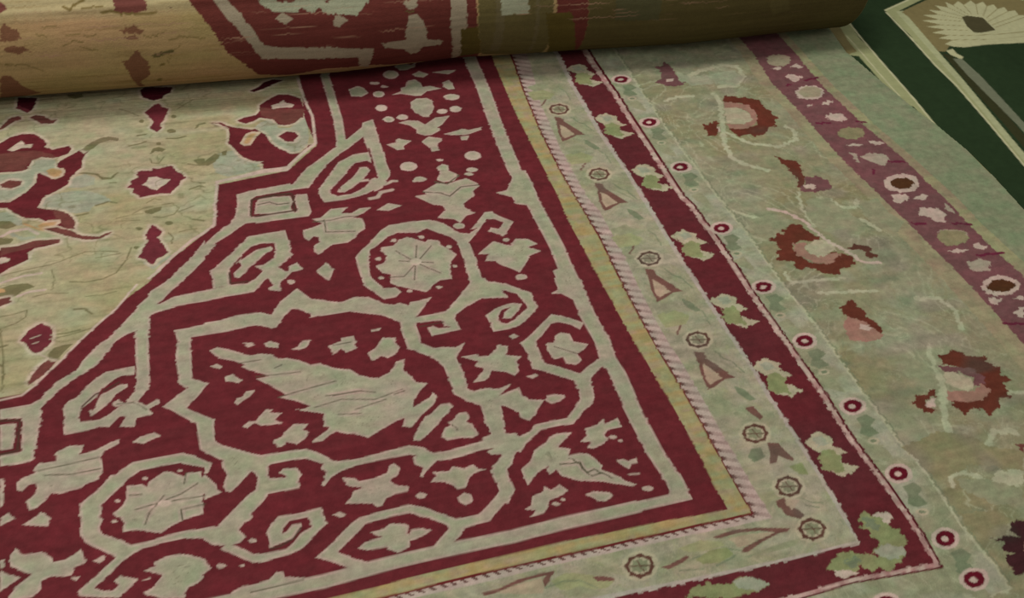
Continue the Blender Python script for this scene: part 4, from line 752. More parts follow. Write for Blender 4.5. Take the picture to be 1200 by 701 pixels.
gr -679,-323,-652,-320,-642,-337,-660,-347,-652,-368,-679,-372,-692,-359,-678,-343
lt2 -662,-385,-666,-388,-671,-390,-676,-390,-682,-389,-686,-386,-688,-383,-688,-379,-684,-376,-679,-375,-674,-375,-668,-376,-664,-378,-662,-382
gr -668,-384,-672,-386,-677,-386,-682,-384,-682,-381,-678,-378,-673,-379,-668,-381
gg -693,-402,-664,-394,-659,-419,-660,-442,-676,-434,-688,-421
lt -641,-301,-649,-309,-661,-315,-674,-316,-687,-314,-695,-307,-699,-298,-696,-288,-688,-280,-676,-274,-663,-273,-651,-276,-642,-282,-639,-291
dk2 -649,-299,-658,-307,-671,-310,-683,-308,-689,-300,-688,-290,-679,-282,-666,-279,-654,-282,-648,-289
lt -662,-297,-667,-300,-673,-301,-678,-298,-678,-293,-673,-290,-667,-290,-662,-293
gr -864,-323,-837,-320,-826,-337,-845,-347,-837,-368,-864,-372,-877,-359,-863,-343
lt2 -847,-385,-850,-388,-855,-390,-861,-390,-867,-389,-871,-386,-873,-383,-872,-379,-869,-376,-864,-375,-858,-375,-853,-376,-848,-378,-846,-382
gr -852,-384,-856,-386,-862,-386,-866,-384,-867,-381,-863,-378,-857,-379,-853,-381
gg -877,-402,-848,-394,-843,-419,-845,-442,-860,-434,-873,-421
lt -826,-301,-834,-309,-846,-315,-859,-316,-871,-314,-880,-307,-883,-298,-881,-288,-873,-280,-861,-274,-848,-273,-835,-276,-826,-282,-823,-291
dk2 -834,-299,-843,-307,-856,-310,-868,-308,-874,-300,-873,-290,-864,-282,-851,-279,-839,-282,-833,-289
lt -847,-297,-851,-300,-858,-301,-862,-298,-862,-293,-858,-290,-851,-290,-847,-293
gr -1048,-323,-1021,-320,-1011,-337,-1029,-347,-1022,-368,-1048,-372,-1061,-359,-1048,-343
lt2 -1032,-385,-1035,-388,-1040,-390,-1046,-390,-1051,-389,-1055,-386,-1057,-383,-1057,-379,-1054,-376,-1049,-375,-1043,-375,-1037,-376,-1033,-378,-1031,-382
gr -1037,-384,-1041,-386,-1046,-386,-1051,-384,-1051,-381,-1048,-378,-1042,-379,-1038,-381
gg -1062,-402,-1033,-394,-1028,-419,-1030,-442,-1045,-434,-1057,-421
lt -1010,-301,-1018,-309,-1030,-315,-1044,-316,-1056,-314,-1064,-307,-1068,-298,-1065,-288,-1058,-280,-1046,-274,-1032,-273,-1020,-276,-1011,-282,-1008,-291
dk2 -1019,-299,-1027,-307,-1040,-310,-1052,-308,-1059,-300,-1057,-290,-1048,-282,-1036,-279,-1024,-282,-1017,-289
lt -1032,-297,-1036,-300,-1042,-301,-1047,-298,-1047,-293,-1042,-290,-1036,-290,-1031,-293
gr -1233,-323,-1206,-320,-1195,-337,-1214,-347,-1206,-368,-1233,-372,-1246,-359,-1232,-343
lt2 -1216,-385,-1219,-388,-1224,-390,-1230,-390,-1236,-389,-1240,-386,-1242,-383,-1241,-379,-1238,-376,-1233,-375,-1227,-375,-1222,-376,-1217,-378,-1216,-382
gr -1222,-384,-1225,-386,-1231,-386,-1235,-384,-1236,-381,-1232,-378,-1226,-379,-1222,-381
gg -1246,-402,-1218,-394,-1212,-419,-1214,-442,-1229,-434,-1242,-421
lt -1195,-301,-1203,-309,-1215,-315,-1228,-316,-1240,-314,-1249,-307,-1252,-298,-1250,-288,-1242,-280,-1230,-274,-1217,-273,-1204,-276,-1196,-282,-1192,-291
dk2 -1203,-299,-1212,-307,-1225,-310,-1237,-308,-1243,-300,-1242,-290,-1233,-282,-1220,-279,-1208,-282,-1202,-289
lt -1216,-297,-1221,-300,-1227,-301,-1232,-298,-1232,-293,-1227,-290,-1221,-290,-1216,-293
gr -1417,-323,-1390,-320,-1380,-337,-1399,-347,-1391,-368,-1417,-372,-1430,-359,-1417,-343
lt2 -1401,-385,-1404,-388,-1409,-390,-1415,-390,-1420,-389,-1424,-386,-1426,-383,-1426,-379,-1423,-376,-1418,-375,-1412,-375,-1406,-376,-1402,-378,-1400,-382
gr -1406,-384,-1410,-386,-1416,-386,-1420,-384,-1420,-381,-1417,-378,-1411,-379,-1407,-381
gg -1431,-402,-1402,-394,-1397,-419,-1399,-442,-1414,-434,-1427,-421
lt -1379,-301,-1388,-309,-1399,-315,-1413,-316,-1425,-314,-1434,-307,-1437,-298,-1435,-288,-1427,-280,-1415,-274,-1401,-273,-1389,-276,-1380,-282,-1377,-291
dk2 -1388,-299,-1397,-307,-1409,-310,-1421,-308,-1428,-300,-1426,-290,-1418,-282,-1405,-279,-1393,-282,-1386,-289
lt -1401,-297,-1405,-300,-1412,-301,-1416,-298,-1416,-293,-1412,-290,-1405,-290,-1401,-293
gr -1602,-323,-1575,-320,-1565,-337,-1583,-347,-1575,-368,-1602,-372,-1615,-359,-1601,-343
lt2 -1585,-385,-1588,-388,-1593,-390,-1599,-390,-1605,-389,-1609,-386,-1611,-383,-1610,-379,-1607,-376,-1602,-375,-1596,-375,-1591,-376,-1587,-378,-1585,-382
gr -1591,-384,-1594,-386,-1600,-386,-1605,-384,-1605,-381,-1601,-378,-1596,-379,-1591,-381
gg -1616,-402,-1587,-394,-1581,-419,-1583,-442,-1598,-434,-1611,-421
lt -1564,-301,-1572,-309,-1584,-315,-1597,-316,-1610,-314,-1618,-307,-1622,-298,-1619,-288,-1611,-280,-1599,-274,-1586,-273,-1573,-276,-1565,-282,-1561,-291
dk2 -1572,-299,-1581,-307,-1594,-310,-1606,-308,-1612,-300,-1611,-290,-1602,-282,-1589,-279,-1577,-282,-1571,-289
lt -1585,-297,-1590,-300,-1596,-301,-1601,-298,-1601,-293,-1596,-290,-1590,-290,-1585,-293
gr -1787,-323,-1760,-320,-1749,-337,-1768,-347,-1760,-368,-1786,-372,-1799,-359,-1786,-343
lt2 -1770,-385,-1773,-388,-1778,-390,-1784,-390,-1789,-389,-1794,-386,-1796,-383,-1795,-379,-1792,-376,-1787,-375,-1781,-375,-1775,-376,-1771,-378,-1769,-382
gr -1775,-384,-1779,-386,-1785,-386,-1789,-384,-1790,-381,-1786,-378,-1780,-379,-1776,-381
gg -1800,-402,-1771,-394,-1766,-419,-1768,-442,-1783,-434,-1796,-421
lt -1749,-301,-1757,-309,-1769,-315,-1782,-316,-1794,-314,-1803,-307,-1806,-298,-1804,-288,-1796,-280,-1784,-274,-1770,-273,-1758,-276,-1749,-282,-1746,-291
dk2 -1757,-299,-1766,-307,-1779,-310,-1790,-308,-1797,-300,-1795,-290,-1787,-282,-1774,-279,-1762,-282,-1755,-289
lt -1770,-297,-1774,-300,-1781,-301,-1785,-298,-1785,-293,-1781,-290,-1774,-290,-1770,-293
gr -1971,-323,-1944,-320,-1934,-337,-1952,-347,-1944,-368,-1971,-372,-1984,-359,-1970,-343
lt2 -1954,-385,-1958,-388,-1963,-390,-1968,-390,-1974,-389,-1978,-386,-1980,-383,-1980,-379,-1976,-376,-1971,-375,-1966,-375,-1960,-376,-1956,-378,-1954,-382
gr -1960,-384,-1964,-386,-1969,-386,-1974,-384,-1974,-381,-1971,-378,-1965,-379,-1960,-381
gg -1985,-402,-1956,-394,-1951,-419,-1952,-442,-1968,-434,-1980,-421
lt -1933,-301,-1941,-309,-1953,-315,-1966,-316,-1979,-314,-1987,-307,-1991,-298,-1988,-288,-1980,-280,-1968,-274,-1955,-273,-1943,-276,-1934,-282,-1931,-291
dk2 -1941,-299,-1950,-307,-1963,-310,-1975,-308,-1981,-300,-1980,-290,-1971,-282,-1958,-279,-1946,-282,-1940,-289
lt -1954,-297,-1959,-300,-1965,-301,-1970,-298,-1970,-293,-1965,-290,-1959,-290,-1954,-293
gr -2156,-323,-2129,-320,-2118,-337,-2137,-347,-2129,-368,-2156,-372,-2169,-359,-2155,-343
lt2 -2139,-385,-2142,-388,-2147,-390,-2153,-390,-2159,-389,-2163,-386,-2165,-383,-2164,-379,-2161,-376,-2156,-375,-2150,-375,-2145,-376,-2140,-378,-2138,-382
gr -2144,-384,-2148,-386,-2154,-386,-2158,-384,-2159,-381,-2155,-378,-2149,-379,-2145,-381
gg -2169,-402,-2140,-394,-2135,-419,-2137,-442,-2152,-434,-2165,-421
lt -2118,-301,-2126,-309,-2138,-315,-2151,-316,-2163,-314,-2172,-307,-2175,-298,-2173,-288,-2165,-280,-2153,-274,-2140,-273,-2127,-276,-2118,-282,-2115,-291
dk2 -2126,-299,-2135,-307,-2148,-310,-2160,-308,-2166,-300,-2165,-290,-2156,-282,-2143,-279,-2131,-282,-2125,-289
lt -2139,-297,-2143,-300,-2150,-301,-2154,-298,-2154,-293,-2150,-290,-2143,-290,-2139,-293
gr -2340,-323,-2313,-320,-2303,-337,-2321,-347,-2314,-368,-2340,-372,-2353,-359,-2340,-343
lt2 -2324,-385,-2327,-388,-2332,-390,-2338,-390,-2343,-389,-2347,-386,-2349,-383,-2349,-379,-2346,-376,-2341,-375,-2335,-375,-2329,-376,-2325,-378,-2323,-382
gr -2329,-384,-2333,-386,-2338,-386,-2343,-384,-2343,-381,-2340,-378,-2334,-379,-2330,-381
gg -2354,-402,-2325,-394,-2320,-419,-2322,-442,-2337,-434,-2349,-421
lt -2302,-301,-2310,-309,-2322,-315,-2336,-316,-2348,-314,-2356,-307,-2360,-298,-2357,-288,-2350,-280,-2338,-274,-2324,-273,-2312,-276,-2303,-282,-2300,-291
dk2 -2311,-299,-2319,-307,-2332,-310,-2344,-308,-2351,-300,-2349,-290,-2340,-282,-2328,-279,-2316,-282,-2309,-289
lt -2324,-297,-2328,-300,-2334,-301,-2339,-298,-2339,-293,-2334,-290,-2328,-290,-2324,-293
gr -2525,-323,-2498,-320,-2487,-337,-2506,-347,-2498,-368,-2525,-372,-2538,-359,-2524,-343
lt2 -2508,-385,-2511,-388,-2516,-390,-2522,-390,-2528,-389,-2532,-386,-2534,-383,-2533,-379,-2530,-376,-2525,-375,-2519,-375,-2514,-376,-2509,-378,-2508,-382
gr -2514,-384,-2517,-386,-2523,-386,-2527,-384,-2528,-381,-2524,-378,-2518,-379,-2514,-381
gg -2538,-402,-2510,-394,-2504,-419,-2506,-442,-2521,-434,-2534,-421
lt -2487,-301,-2495,-309,-2507,-315,-2520,-316,-2532,-314,-2541,-307,-2544,-298,-2542,-288,-2534,-280,-2522,-274,-2509,-273,-2496,-276,-2488,-282,-2484,-291
dk2 -2495,-299,-2504,-307,-2517,-310,-2529,-308,-2535,-300,-2534,-290,-2525,-282,-2512,-279,-2500,-282,-2494,-289
lt -2508,-297,-2513,-300,-2519,-301,-2524,-298,-2524,-293,-2519,-290,-2513,-290,-2508,-293
gr -2710,-323,-2682,-320,-2672,-337,-2691,-347,-2683,-368,-2709,-372,-2722,-359,-2709,-343
lt2 -2693,-385,-2696,-388,-2701,-390,-2707,-390,-2712,-389,-2717,-386,-2718,-383,-2718,-379,-2715,-376,-2710,-375,-2704,-375,-2698,-376,-2694,-378,-2692,-382
gr -2698,-384,-2702,-386,-2708,-386,-2712,-384,-2712,-381,-2709,-378,-2703,-379,-2699,-381
gg -2723,-402,-2694,-394,-2689,-419,-2691,-442,-2706,-434,-2719,-421
lt -2671,-301,-2680,-309,-2691,-315,-2705,-316,-2717,-314,-2726,-307,-2729,-298,-2727,-288,-2719,-280,-2707,-274,-2693,-273,-2681,-276,-2672,-282,-2669,-291
dk2 -2680,-299,-2689,-307,-2701,-310,-2713,-308,-2720,-300,-2718,-290,-2710,-282,-2697,-279,-2685,-282,-2678,-289
lt -2693,-297,-2697,-300,-2704,-301,-2708,-298,-2708,-293,-2704,-290,-2697,-290,-2693,-293
gr -2894,-323,-2867,-320,-2857,-337,-2875,-347,-2867,-368,-2894,-372,-2907,-359,-2893,-343
lt2 -2877,-385,-2880,-388,-2885,-390,-2891,-390,-2897,-389,-2901,-386,-2903,-383,-2902,-379,-2899,-376,-2894,-375,-2888,-375,-2883,-376,-2879,-378,-2877,-382
gr -2883,-384,-2886,-386,-2892,-386,-2897,-384,-2897,-381,-2893,-378,-2888,-379,-2883,-381
gg -2908,-402,-2879,-394,-2873,-419,-2875,-442,-2890,-434,-2903,-421
lt -2856,-301,-2864,-309,-2876,-315,-2889,-316,-2902,-314,-2910,-307,-2914,-298,-2911,-288,-2903,-280,-2891,-274,-2878,-273,-2865,-276,-2857,-282,-2853,-291
dk2 -2864,-299,-2873,-307,-2886,-310,-2898,-308,-2904,-300,-2903,-290,-2894,-282,-2881,-279,-2869,-282,-2863,-289
lt -2877,-297,-2882,-300,-2888,-301,-2893,-298,-2893,-293,-2888,-290,-2882,-290,-2877,-293
gr -3079,-323,-3052,-320,-3041,-337,-3060,-347,-3052,-368,-3078,-372,-3091,-359,-3078,-343
lt2 -3062,-385,-3065,-388,-3070,-390,-3076,-390,-3081,-389,-3086,-386,-3088,-383,-3087,-379,-3084,-376,-3079,-375,-3073,-375,-3067,-376,-3063,-378,-3061,-382
gr -3067,-384,-3071,-386,-3077,-386,-3081,-384,-3082,-381,-3078,-378,-3072,-379,-3068,-381
gg -3092,-402,-3063,-394,-3058,-419,-3060,-442,-3075,-434,-3088,-421
lt -3041,-301,-3049,-309,-3061,-315,-3074,-316,-3086,-314,-3095,-307,-3098,-298,-3096,-288,-3088,-280,-3076,-274,-3062,-273,-3050,-276,-3041,-282,-3038,-291
dk2 -3049,-299,-3058,-307,-3071,-310,-3082,-308,-3089,-300,-3087,-290,-3079,-282,-3066,-279,-3054,-282,-3047,-289
lt -3062,-297,-3066,-300,-3073,-301,-3077,-298,-3077,-293,-3073,-290,-3066,-290,-3062,-293
gr -3263,-323,-3236,-320,-3226,-337,-3244,-347,-3236,-368,-3263,-372,-3276,-359,-3262,-343
lt2 -3246,-385,-3250,-388,-3255,-390,-3260,-390,-3266,-389,-3270,-386,-3272,-383,-3272,-379,-3268,-376,-3263,-375,-3258,-375,-3252,-376,-3248,-378,-3246,-382
gr -3252,-384,-3256,-386,-3261,-386,-3266,-384,-3266,-381,-3263,-378,-3257,-379,-3252,-381
gg -3277,-402,-3248,-394,-3243,-419,-3244,-442,-3260,-434,-3272,-421
lt -3225,-301,-3233,-309,-3245,-315,-3259,-316,-3271,-314,-3279,-307,-3283,-298,-3280,-288,-3272,-280,-3260,-274,-3247,-273,-3235,-276,-3226,-282,-3223,-291
dk2 -3233,-299,-3242,-307,-3255,-310,-3267,-308,-3273,-300,-3272,-290,-3263,-282,-3250,-279,-3238,-282,-3232,-289
lt -3246,-297,-3251,-300,-3257,-301,-3262,-298,-3262,-293,-3257,-290,-3251,-290,-3246,-293
gr -3448,-323,-3421,-320,-3410,-337,-3429,-347,-3421,-368,-3448,-372,-3461,-359,-3447,-343
lt2 -3431,-385,-3434,-388,-3439,-390,-3445,-390,-3451,-389,-3455,-386,-3457,-383,-3456,-379,-3453,-376,-3448,-375,-3442,-375,-3437,-376,-3432,-378,-3430,-382
gr -3436,-384,-3440,-386,-3446,-386,-3450,-384,-3451,-381,-3447,-378,-3441,-379,-3437,-381
gg -3461,-402,-3432,-394,-3427,-419,-3429,-442,-3444,-434,-3457,-421
lt -3410,-301,-3418,-309,-3430,-315,-3443,-316,-3455,-314,-3464,-307,-3467,-298,-3465,-288,-3457,-280,-3445,-274,-3432,-273,-3419,-276,-3410,-282,-3407,-291
dk2 -3418,-299,-3427,-307,-3440,-310,-3452,-308,-3458,-300,-3457,-290,-3448,-282,-3435,-279,-3423,-282,-3417,-289
lt -3431,-297,-3435,-300,-3442,-301,-3446,-298,-3446,-293,-3442,-290,-3435,-290,-3431,-293
'''
ROLL = '''
rM -668,832,-655,370,-631,331,-615,307,-583,247,-541,201,-507,146,-431,124,-351,154,-221,145,-182,129,-76,106,66,95,29,230,24,320,17,832,-679,832
rC -619,832,-603,370,-576,324,-552,295,-517,241,-502,217,-478,215,-356,202,-272,196,-261,147,-236,129,-237,193,-235,220,-358,240,-462,247,-499,257,-515,285,-541,329,-570,365,-582,832
rG -504,377,-499,353,-471,333,-417,328,-408,339,-400,334,-386,324,-369,336,-354,324,-278,313,-269,323,-246,345,-235,359
rC -469,317,-452,330,-426,315,-447,302
rC -337,306,-318,318,-299,303,-316,292
rM -474,832,-454,832,-414,354,-430,351,-460,355
rM -369,832,-293,832,-312,343,-328,344,-351,351
rG -341,368,-248,360,-250,341,-274,314,-314,318,-337,329
rC -331,313,-315,314,-307,302,-320,288,-332,293
rC -163,329,-145,339,-128,337,-125,321,-134,312,-151,318
rC -152,283,-147,299,-126,301,-113,283,-103,255,-101,230,-55,218,-62,204,-107,206,-117,184,-134,180,-156,205,-205,218,-219,234,-154,235,-158,262
rC -48,832,-18,832,6,127,-6,95,-41,257
rT 24,832,195,832,238,95,64,132,30,255
rTd 61,832,82,832,104,152,80,155
rG 87,342,157,339,162,280,90,279
rTd 157,832,166,832,197,136,187,138
rM 207,832,278,832,335,95,244,126
rB 207,280,276,277,335,95,254,98
rN 282,832,1198,832,1296,104,334,95
rN2 392,342,519,337,523,242,399,249
rT 831,318,896,313,923,239,869,227
rP -814,378,-805,389,-748,386,-742,367,-750,352,-783,343,-814,352
rP -1041,387,-1032,379,-1030,370,-1045,362,-1064,370,-1061,392
rO 5.8 -839,352,-821,355,-804,349,-776,345,-740,345,-725,347
rO 3.9 -880,363,-837,365
rO 5.8 -917,369,-905,361,-889,375,-873,382
rR -810,312,-780,321,-756,308,-764,301,-796,305
rR -801,298,-775,300,-773,290,-791,290
rR -788,259,-780,267,-771,249,-758,231,-757,188,-781,159,-770,123,-782,116,-802,194,-813,234,-797,244
rR -1050,330,-1042,340,-1017,325,-1014,306,-1042,301,-1055,305
rR -1048,290,-1023,294,-995,278,-1026,275,-1049,280
rR -1071,219,-1050,222,-1029,176,-998,133,-1053,95,-1089,95
rO 2.9 -758,295,-732,295,-717,302
rO 2.9 -708,284,-674,290,-629,283
rO 2.8 -931,286,-909,294,-891,291
rO 2.4 -924,308,-892,310
rO 2.4 -882,303,-857,304
rO 2.4 -981,315,-958,310
rO 2.4 -893,281,-866,269,-859,271
rO 2.3 -1065,253,-1014,247,-982,227
rO 2.4 -965,329,-938,329
rO -722,221,-723,219,-726,218,-729,218,-732,219,-735,220,-735,222,-734,224,-732,225,-728,226,-725,225,-723,223
rO -729,161,-730,157,-732,154,-736,154,-739,155,-741,159,-742,164,-741,168,-739,170,-735,170,-732,169,-730,166
rO 2.4 -717,225,-707,257,-684,268
rT 9.4 -745,247,-707,257
sh 2.9 -695,355,-694,355
rB -14,249,31,250,60,147,6,127
rT 3.3 -155,311,-134,307
'''
PRAYER = '''
ltt 5.9 2050,1418,2025,1278,2005,1132,1981,1029,1961,852,1875,-48
go2 2015,1427,1989,1434,1966,1225,1946,1058,1926,813,1843,-51,1861,-51,1947,811,1969,1057,1990,1222
crm 1938,1212,1910,1224,1908,1200,1894,1182,1906,1167,1930,1189
shd 1956,1196,1930,1189,1921,1156,1902,1008,1887,897,1810,15,1837,-2,1917,854,1939,1023,1949,1131
gry 1932,1170,1904,1171,1883,1090,1866,967,1852,857,1761,15,1793,7,1878,848,1903,982,1923,1087
go 1227,1526,1264,1519,1272,1489,1249,1372,1244,1239,1239,1157,1235,1061,1221,921,1110,210,1084,205,1200,925,1209,1022,1188,1034,1181,1104,1185,1166,1191,1279,1155,1290,1168,1453,1189,1531
brn 1219,1476,1220,1425,1204,1359,1199,1302,1155,1290,1159,1346,1152,1395,1189,1531
ltt 5.7 1233,1519,1262,1515,1269,1484,1255,1371,1244,1239,1239,1157,1232,1057,1216,914,1189,733
ltt 4.1 1215,1386,1210,1291,1201,1172,1197,1076
go 1427,1505,1539,1549,1644,1601,1758,1644,1940,1657,2143,1538,2108,1497,1939,1485,1884,1582,1746,1588,1589,1542,1475,1493,1453,1362,1449,1264,1434,1135,1412,954,1404,856,1306,9,1264,19,1384,917,1399,1087,1401,1196,1423,1356
ltt 5.4 1428,1501,1537,1545,1641,1597,1755,1640,1937,1653,2139,1534
ltt 5.9 1424,1489,1417,1347,1404,1200,1404,1095,1384,917,1266,21
brn 1478,1487,1579,1527,1713,1581,1881,1578,1947,1495,1913,1434,1859,1366,1817,1447,1758,1509,1663,1511,1561,1481,1492,1459
brn 1478,1487,1567,1491,1505,1344,1515,1284,1484,1259,1461,1262
go2 1460,1490,1487,1491,1462,1282,1444,1115,1409,872,1296,11,1279,15,1388,875,1422,1119,1438,1285
brn 1477,1484,1579,1527,1713,1581,1881,1578,1947,1495,2019,1441,1956,1363,1592,1282,1502,1284,1486,1317,1491,1418
crm 1508,1297,1549,1313,1507,1329,1554,1339,1506,1360,1563,1370,1506,1395,1568,1396,1515,1429,1576,1426,1539,1458,1595,1453,1578,1484,1621,1471,1618,1506,1654,1488,1668,1519,1681,1497,1717,1519,1720,1494,1764,1516,1766,1491,1803,1503,1797,1476,1830,1483,1824,1456,1857,1463,1851,1437,1882,1440,1874,1412,1910,1404,1951,1375,1856,1258,1651,1273,1558,1271,1525,1280
brn2 1.8 1549,1313,1670,1298,1888,1297
brn2 1.9 1554,1339,1625,1327,1753,1319,1908,1322
brn2 1.9 1563,1370,1633,1356
brn2 1.9 1568,1396,1638,1381
brn2 1.9 1576,1426,1649,1406
brn2 1.9 1595,1453,1659,1420
brn2 1.9 1621,1471,1672,1429
brn2 1.9 1654,1488,1684,1435
brn2 2.0 1681,1497,1698,1441
brn2 2.0 1720,1494,1711,1440
brn2 2.0 1766,1491,1733,1437
brn2 2.0 1797,1476,1746,1426
brn2 2.0 1824,1456,1750,1413
brn2 2.0 1851,1437,1742,1393
brn2 2.0 1874,1412,1740,1372
brn2 2.0 1910,1404,1741,1357
hx 1666,1430,1690,1434,1737,1415,1734,1384,1731,1343,1671,1336,1649,1341,1647,1375
crm 1487,1263,1517,1269,1513,1245,1523,1224,1508,1212,1489,1239
shd 1466,1252,1489,1239,1491,1205,1476,1056,1466,945,1343,68,1313,58,1427,910,1443,1079,1458,1187
gry 1483,1221,1511,1216,1513,1132,1502,1008,1491,898,1391,57,1358,56,1464,895,1469,1031,1473,1138
'''


# ---------------------------------------------------------------- colours
def lin(h):
    c = np.array([int(h[i:i+2], 16) for i in (0, 2, 4)]) / 255.
    return np.where(c <= .04045, c/12.92, ((c+.055)/1.055)**2.4)
PAL = {k: lin(v) for k, v in dict(
 M='5e2428', cr='998d7b', lt='b49e90', lt2='a59a80', dg='4e4836', sh='4a3129',
 mr='652a30', br='663a34', dr='3f1018', ol='6b6446', bl='92917c', **{'or': 'a5845c'},
 gl='80825a', gr='70765c', gg='88866a', tg='827b5b', yg='8f8d68', bg='929379', vl='a3a184',
 rb='5f3024', pk='946f60', pu='6b4747', pu2='6b4a41', sal='a18d76', bp='5a3b31', gy2='7c7a60',
 dk='612436', dk2='5a1420', dk3='4f161d', pg='998a72', db='4d2f1c', gy='9d8d7c', du='3e2123',
 sel='7d8265', gd='8b7d64', pkb='744b4c', gd2='938a6b', mb='8d8a70', grn='989680', pnk='9c7670',
 rd='55272a', wt='a3968a', inb='968f79', bar='a9958a', dkr='5f2121', tan='9a8458', fld='9f9577',
 rBase='9a7b58', rM='5a2c26', rC='8a7d68', rG='8a8a72', rT='574d2e', rTd='5c5238', rB='4f431f',
 rN='4f4528', rN2='4a462e', rP='673b34', rO='6b5a34', rR='6a4834', brn='7a6d48', go='96966c',
 go2='a3a37c', ltt='b9b38e', crm='b0ab84', brn2='7b6d45', hx='4b452e', gry='6e705a', shd='35351f').items()}

# ---------------------------------------------------------------- pattern painter
def parse(txt):
    out = []
    for ln in txt.strip().split('\n'):
        if not ln: continue
        w = ln.split(' ')
        pts = np.array([float(x) for x in w[-1].split(',')]).reshape(-1, 2) / 1000.
        out.append((w[0], float(w[1])/1000. if len(w) == 3 else None, pts))
    return out

class Canvas:
    """one value per knot; xs, ys are the knot positions (metres)"""
    def __init__(s, xs, ys, base):
        s.xs, s.ys = xs, ys
        s.c = np.empty((len(ys), len(xs), 3)); s.c[:] = base
        s.m = np.zeros((len(ys), len(xs)))          # marks woven in the cream yarn
        s.dx = np.gradient(xs); s.dy = np.gradient(ys)
    def box(s, p, pad=.004):
        i0 = max(np.searchsorted(s.xs, p[:, 0].min()-pad)-1, 0); i1 = min(np.searchsorted(s.xs, p[:, 0].max()+pad)+1, len(s.xs))
        j0 = max(np.searchsorted(s.ys, p[:, 1].min()-pad)-1, 0); j1 = min(np.searchsorted(s.ys, p[:, 1].max()+pad)+1, len(s.ys))
        return i0, i1, j0, j1
    def inside(s, p, X, Y):
        r = np.zeros((len(Y), len(X)), bool); q = np.roll(p, -1, 0)
        for (x0, y0), (x1, y1) in zip(p, q):
            if y0 == y1: continue
            rows = np.nonzero((Y > min(y0, y1)) & (Y <= max(y0, y1)))[0]
            if len(rows): r[rows] ^= X[None, :] < (x0+(Y[rows]-y0)*(x1-x0)/(y1-y0))[:, None]
        return r
    def cover(s, p):
        i0, i1, j0, j1 = s.box(p)
        if i1 <= i0 or j1 <= j0: return None
        a = np.zeros((j1-j0, i1-i0))
        for ox, oy in ((-.3, -.1), (.1, -.3), (.3, .1), (-.1, .3)):
            a += s.inside(p, s.xs[i0:i1]+ox*s.dx[i0:i1], s.ys[j0:j1]+oy*s.dy[j0:j1])
        return (slice(j0, j1), slice(i0, i1)), a/4
    def blend(s, sl, a, col, cream=False):
        s.c[sl] = s.c[sl]*(1-a[..., None]) + col*a[..., None]
        s.m[sl] = s.m[sl]*(1-a) + (a if cream else 0)
    def poly(s, p, col, cream=False):
        r = s.cover(p)
        if r: s.blend(r[0], r[1], col, cream)
    def stroke(s, p, w, col, cream=False):
        i0, i1, j0, j1 = s.box(p, w)
        if i1 <= i0 or j1 <= j0: return
        X, Y = np.meshgrid(s.xs[i0:i1], s.ys[j0:j1]); d = np.full(X.shape, 9.)
        for (x0, y0), (x1, y1) in zip(p[:-1], p[1:]):
            vx, vy = x1-x0, y1-y0; L = vx*vx+vy*vy+1e-12
            t = np.clip(((X-x0)*vx+(Y-y0)*vy)/L, 0, 1)
            d = np.minimum(d, np.hypot(X-x0-t*vx, Y-y0-t*vy))
        h = .0014
        s.blend((slice(j0, j1), slice(i0, i1)), np.clip((w/2-d)/(2*h)+.5, 0, 1)*min(1, w/.0014), col, cream)
    def paint(s, shapes, cream=()):
        for k, w, p in shapes:
            if w is None: s.poly(p, PAL[k], k in cream)
            else: s.stroke(p, w, PAL[k], k in cream)

def blur(a, n):
    for ax in (0, 1):
        k = 2*n+1; pad = [(0, 0), (0, 0)]; pad[ax] = (n+1, n)
        c = np.cumsum(np.pad(a, pad, mode='edge'), ax)
        a = (np.take(c, range(k, c.shape[ax]), ax) - np.take(c, range(0, c.shape[ax]-k), ax))/k
    return a
def noise(xs, ys, sx, sy, seed):
    r = np.random.default_rng(seed); X = xs/sx; Y = ys/sy
    x0 = np.floor(X).astype(int); y0 = np.floor(Y).astype(int); fx = X-x0; fy = Y-y0
    fx = fx*fx*(3-2*fx); fy = fy*fy*(3-2*fy)
    g = r.random((y0.max()-y0.min()+2, x0.max()-x0.min()+2)); x0 = x0-x0.min(); y0 = y0-y0.min()
    A = g[np.ix_(y0, x0)]; B = g[np.ix_(y0, x0+1)]; Cc = g[np.ix_(y0+1, x0)]; D = g[np.ix_(y0+1, x0+1)]
    top = A+(B-A)*fx; bot = Cc+(D-Cc)*fx
    return top+(bot-top)*fy[:, None]-.5

def ticks(a, b, lo, hi, fine, coarse):
    l = np.arange(lo, hi, fine)
    return np.concatenate([np.arange(a, lo, coarse), l, np.arange(hi, b, coarse)])

# ---------------------------------------------------------------- scene helpers
COL = bpy.context.scene.collection
def link(name, me, mat, parent=None):
    o = bpy.data.objects.new(name, me); COL.objects.link(o)
    if mat: me.materials.append(mat)
    if parent: o.parent = parent
    return o
def empty(name, label, cat, loc=(0, 0, 0)):
    o = bpy.data.objects.new(name, None); COL.objects.link(o); o.location = loc
    o.empty_display_size = .1; o['label'] = label; o['category'] = cat
    return o
def mesh(name, V, Fc, colors=None, smooth=True):
    me = bpy.data.meshes.new(name); V = np.asarray(V, np.float32); Fc = np.asarray(Fc, np.int32)
    me.vertices.add(len(V)); me.vertices.foreach_set('co', V.ravel())
    me.loops.add(Fc.size); me.loops.foreach_set('vertex_index', Fc.ravel())
    me.polygons.add(len(Fc)); me.polygons.foreach_set('loop_start', np.arange(len(Fc), dtype=np.int32)*4)
    me.polygons.foreach_set('use_smooth', np.full(len(Fc), smooth))
    me.update(calc_edges=True)
    if colors is not None:
        at = me.color_attributes.new('knots', 'FLOAT_COLOR', 'POINT')
        at.data.foreach_set('color', np.c_[colors, np.ones(len(colors))].astype(np.float32).ravel())
    return me
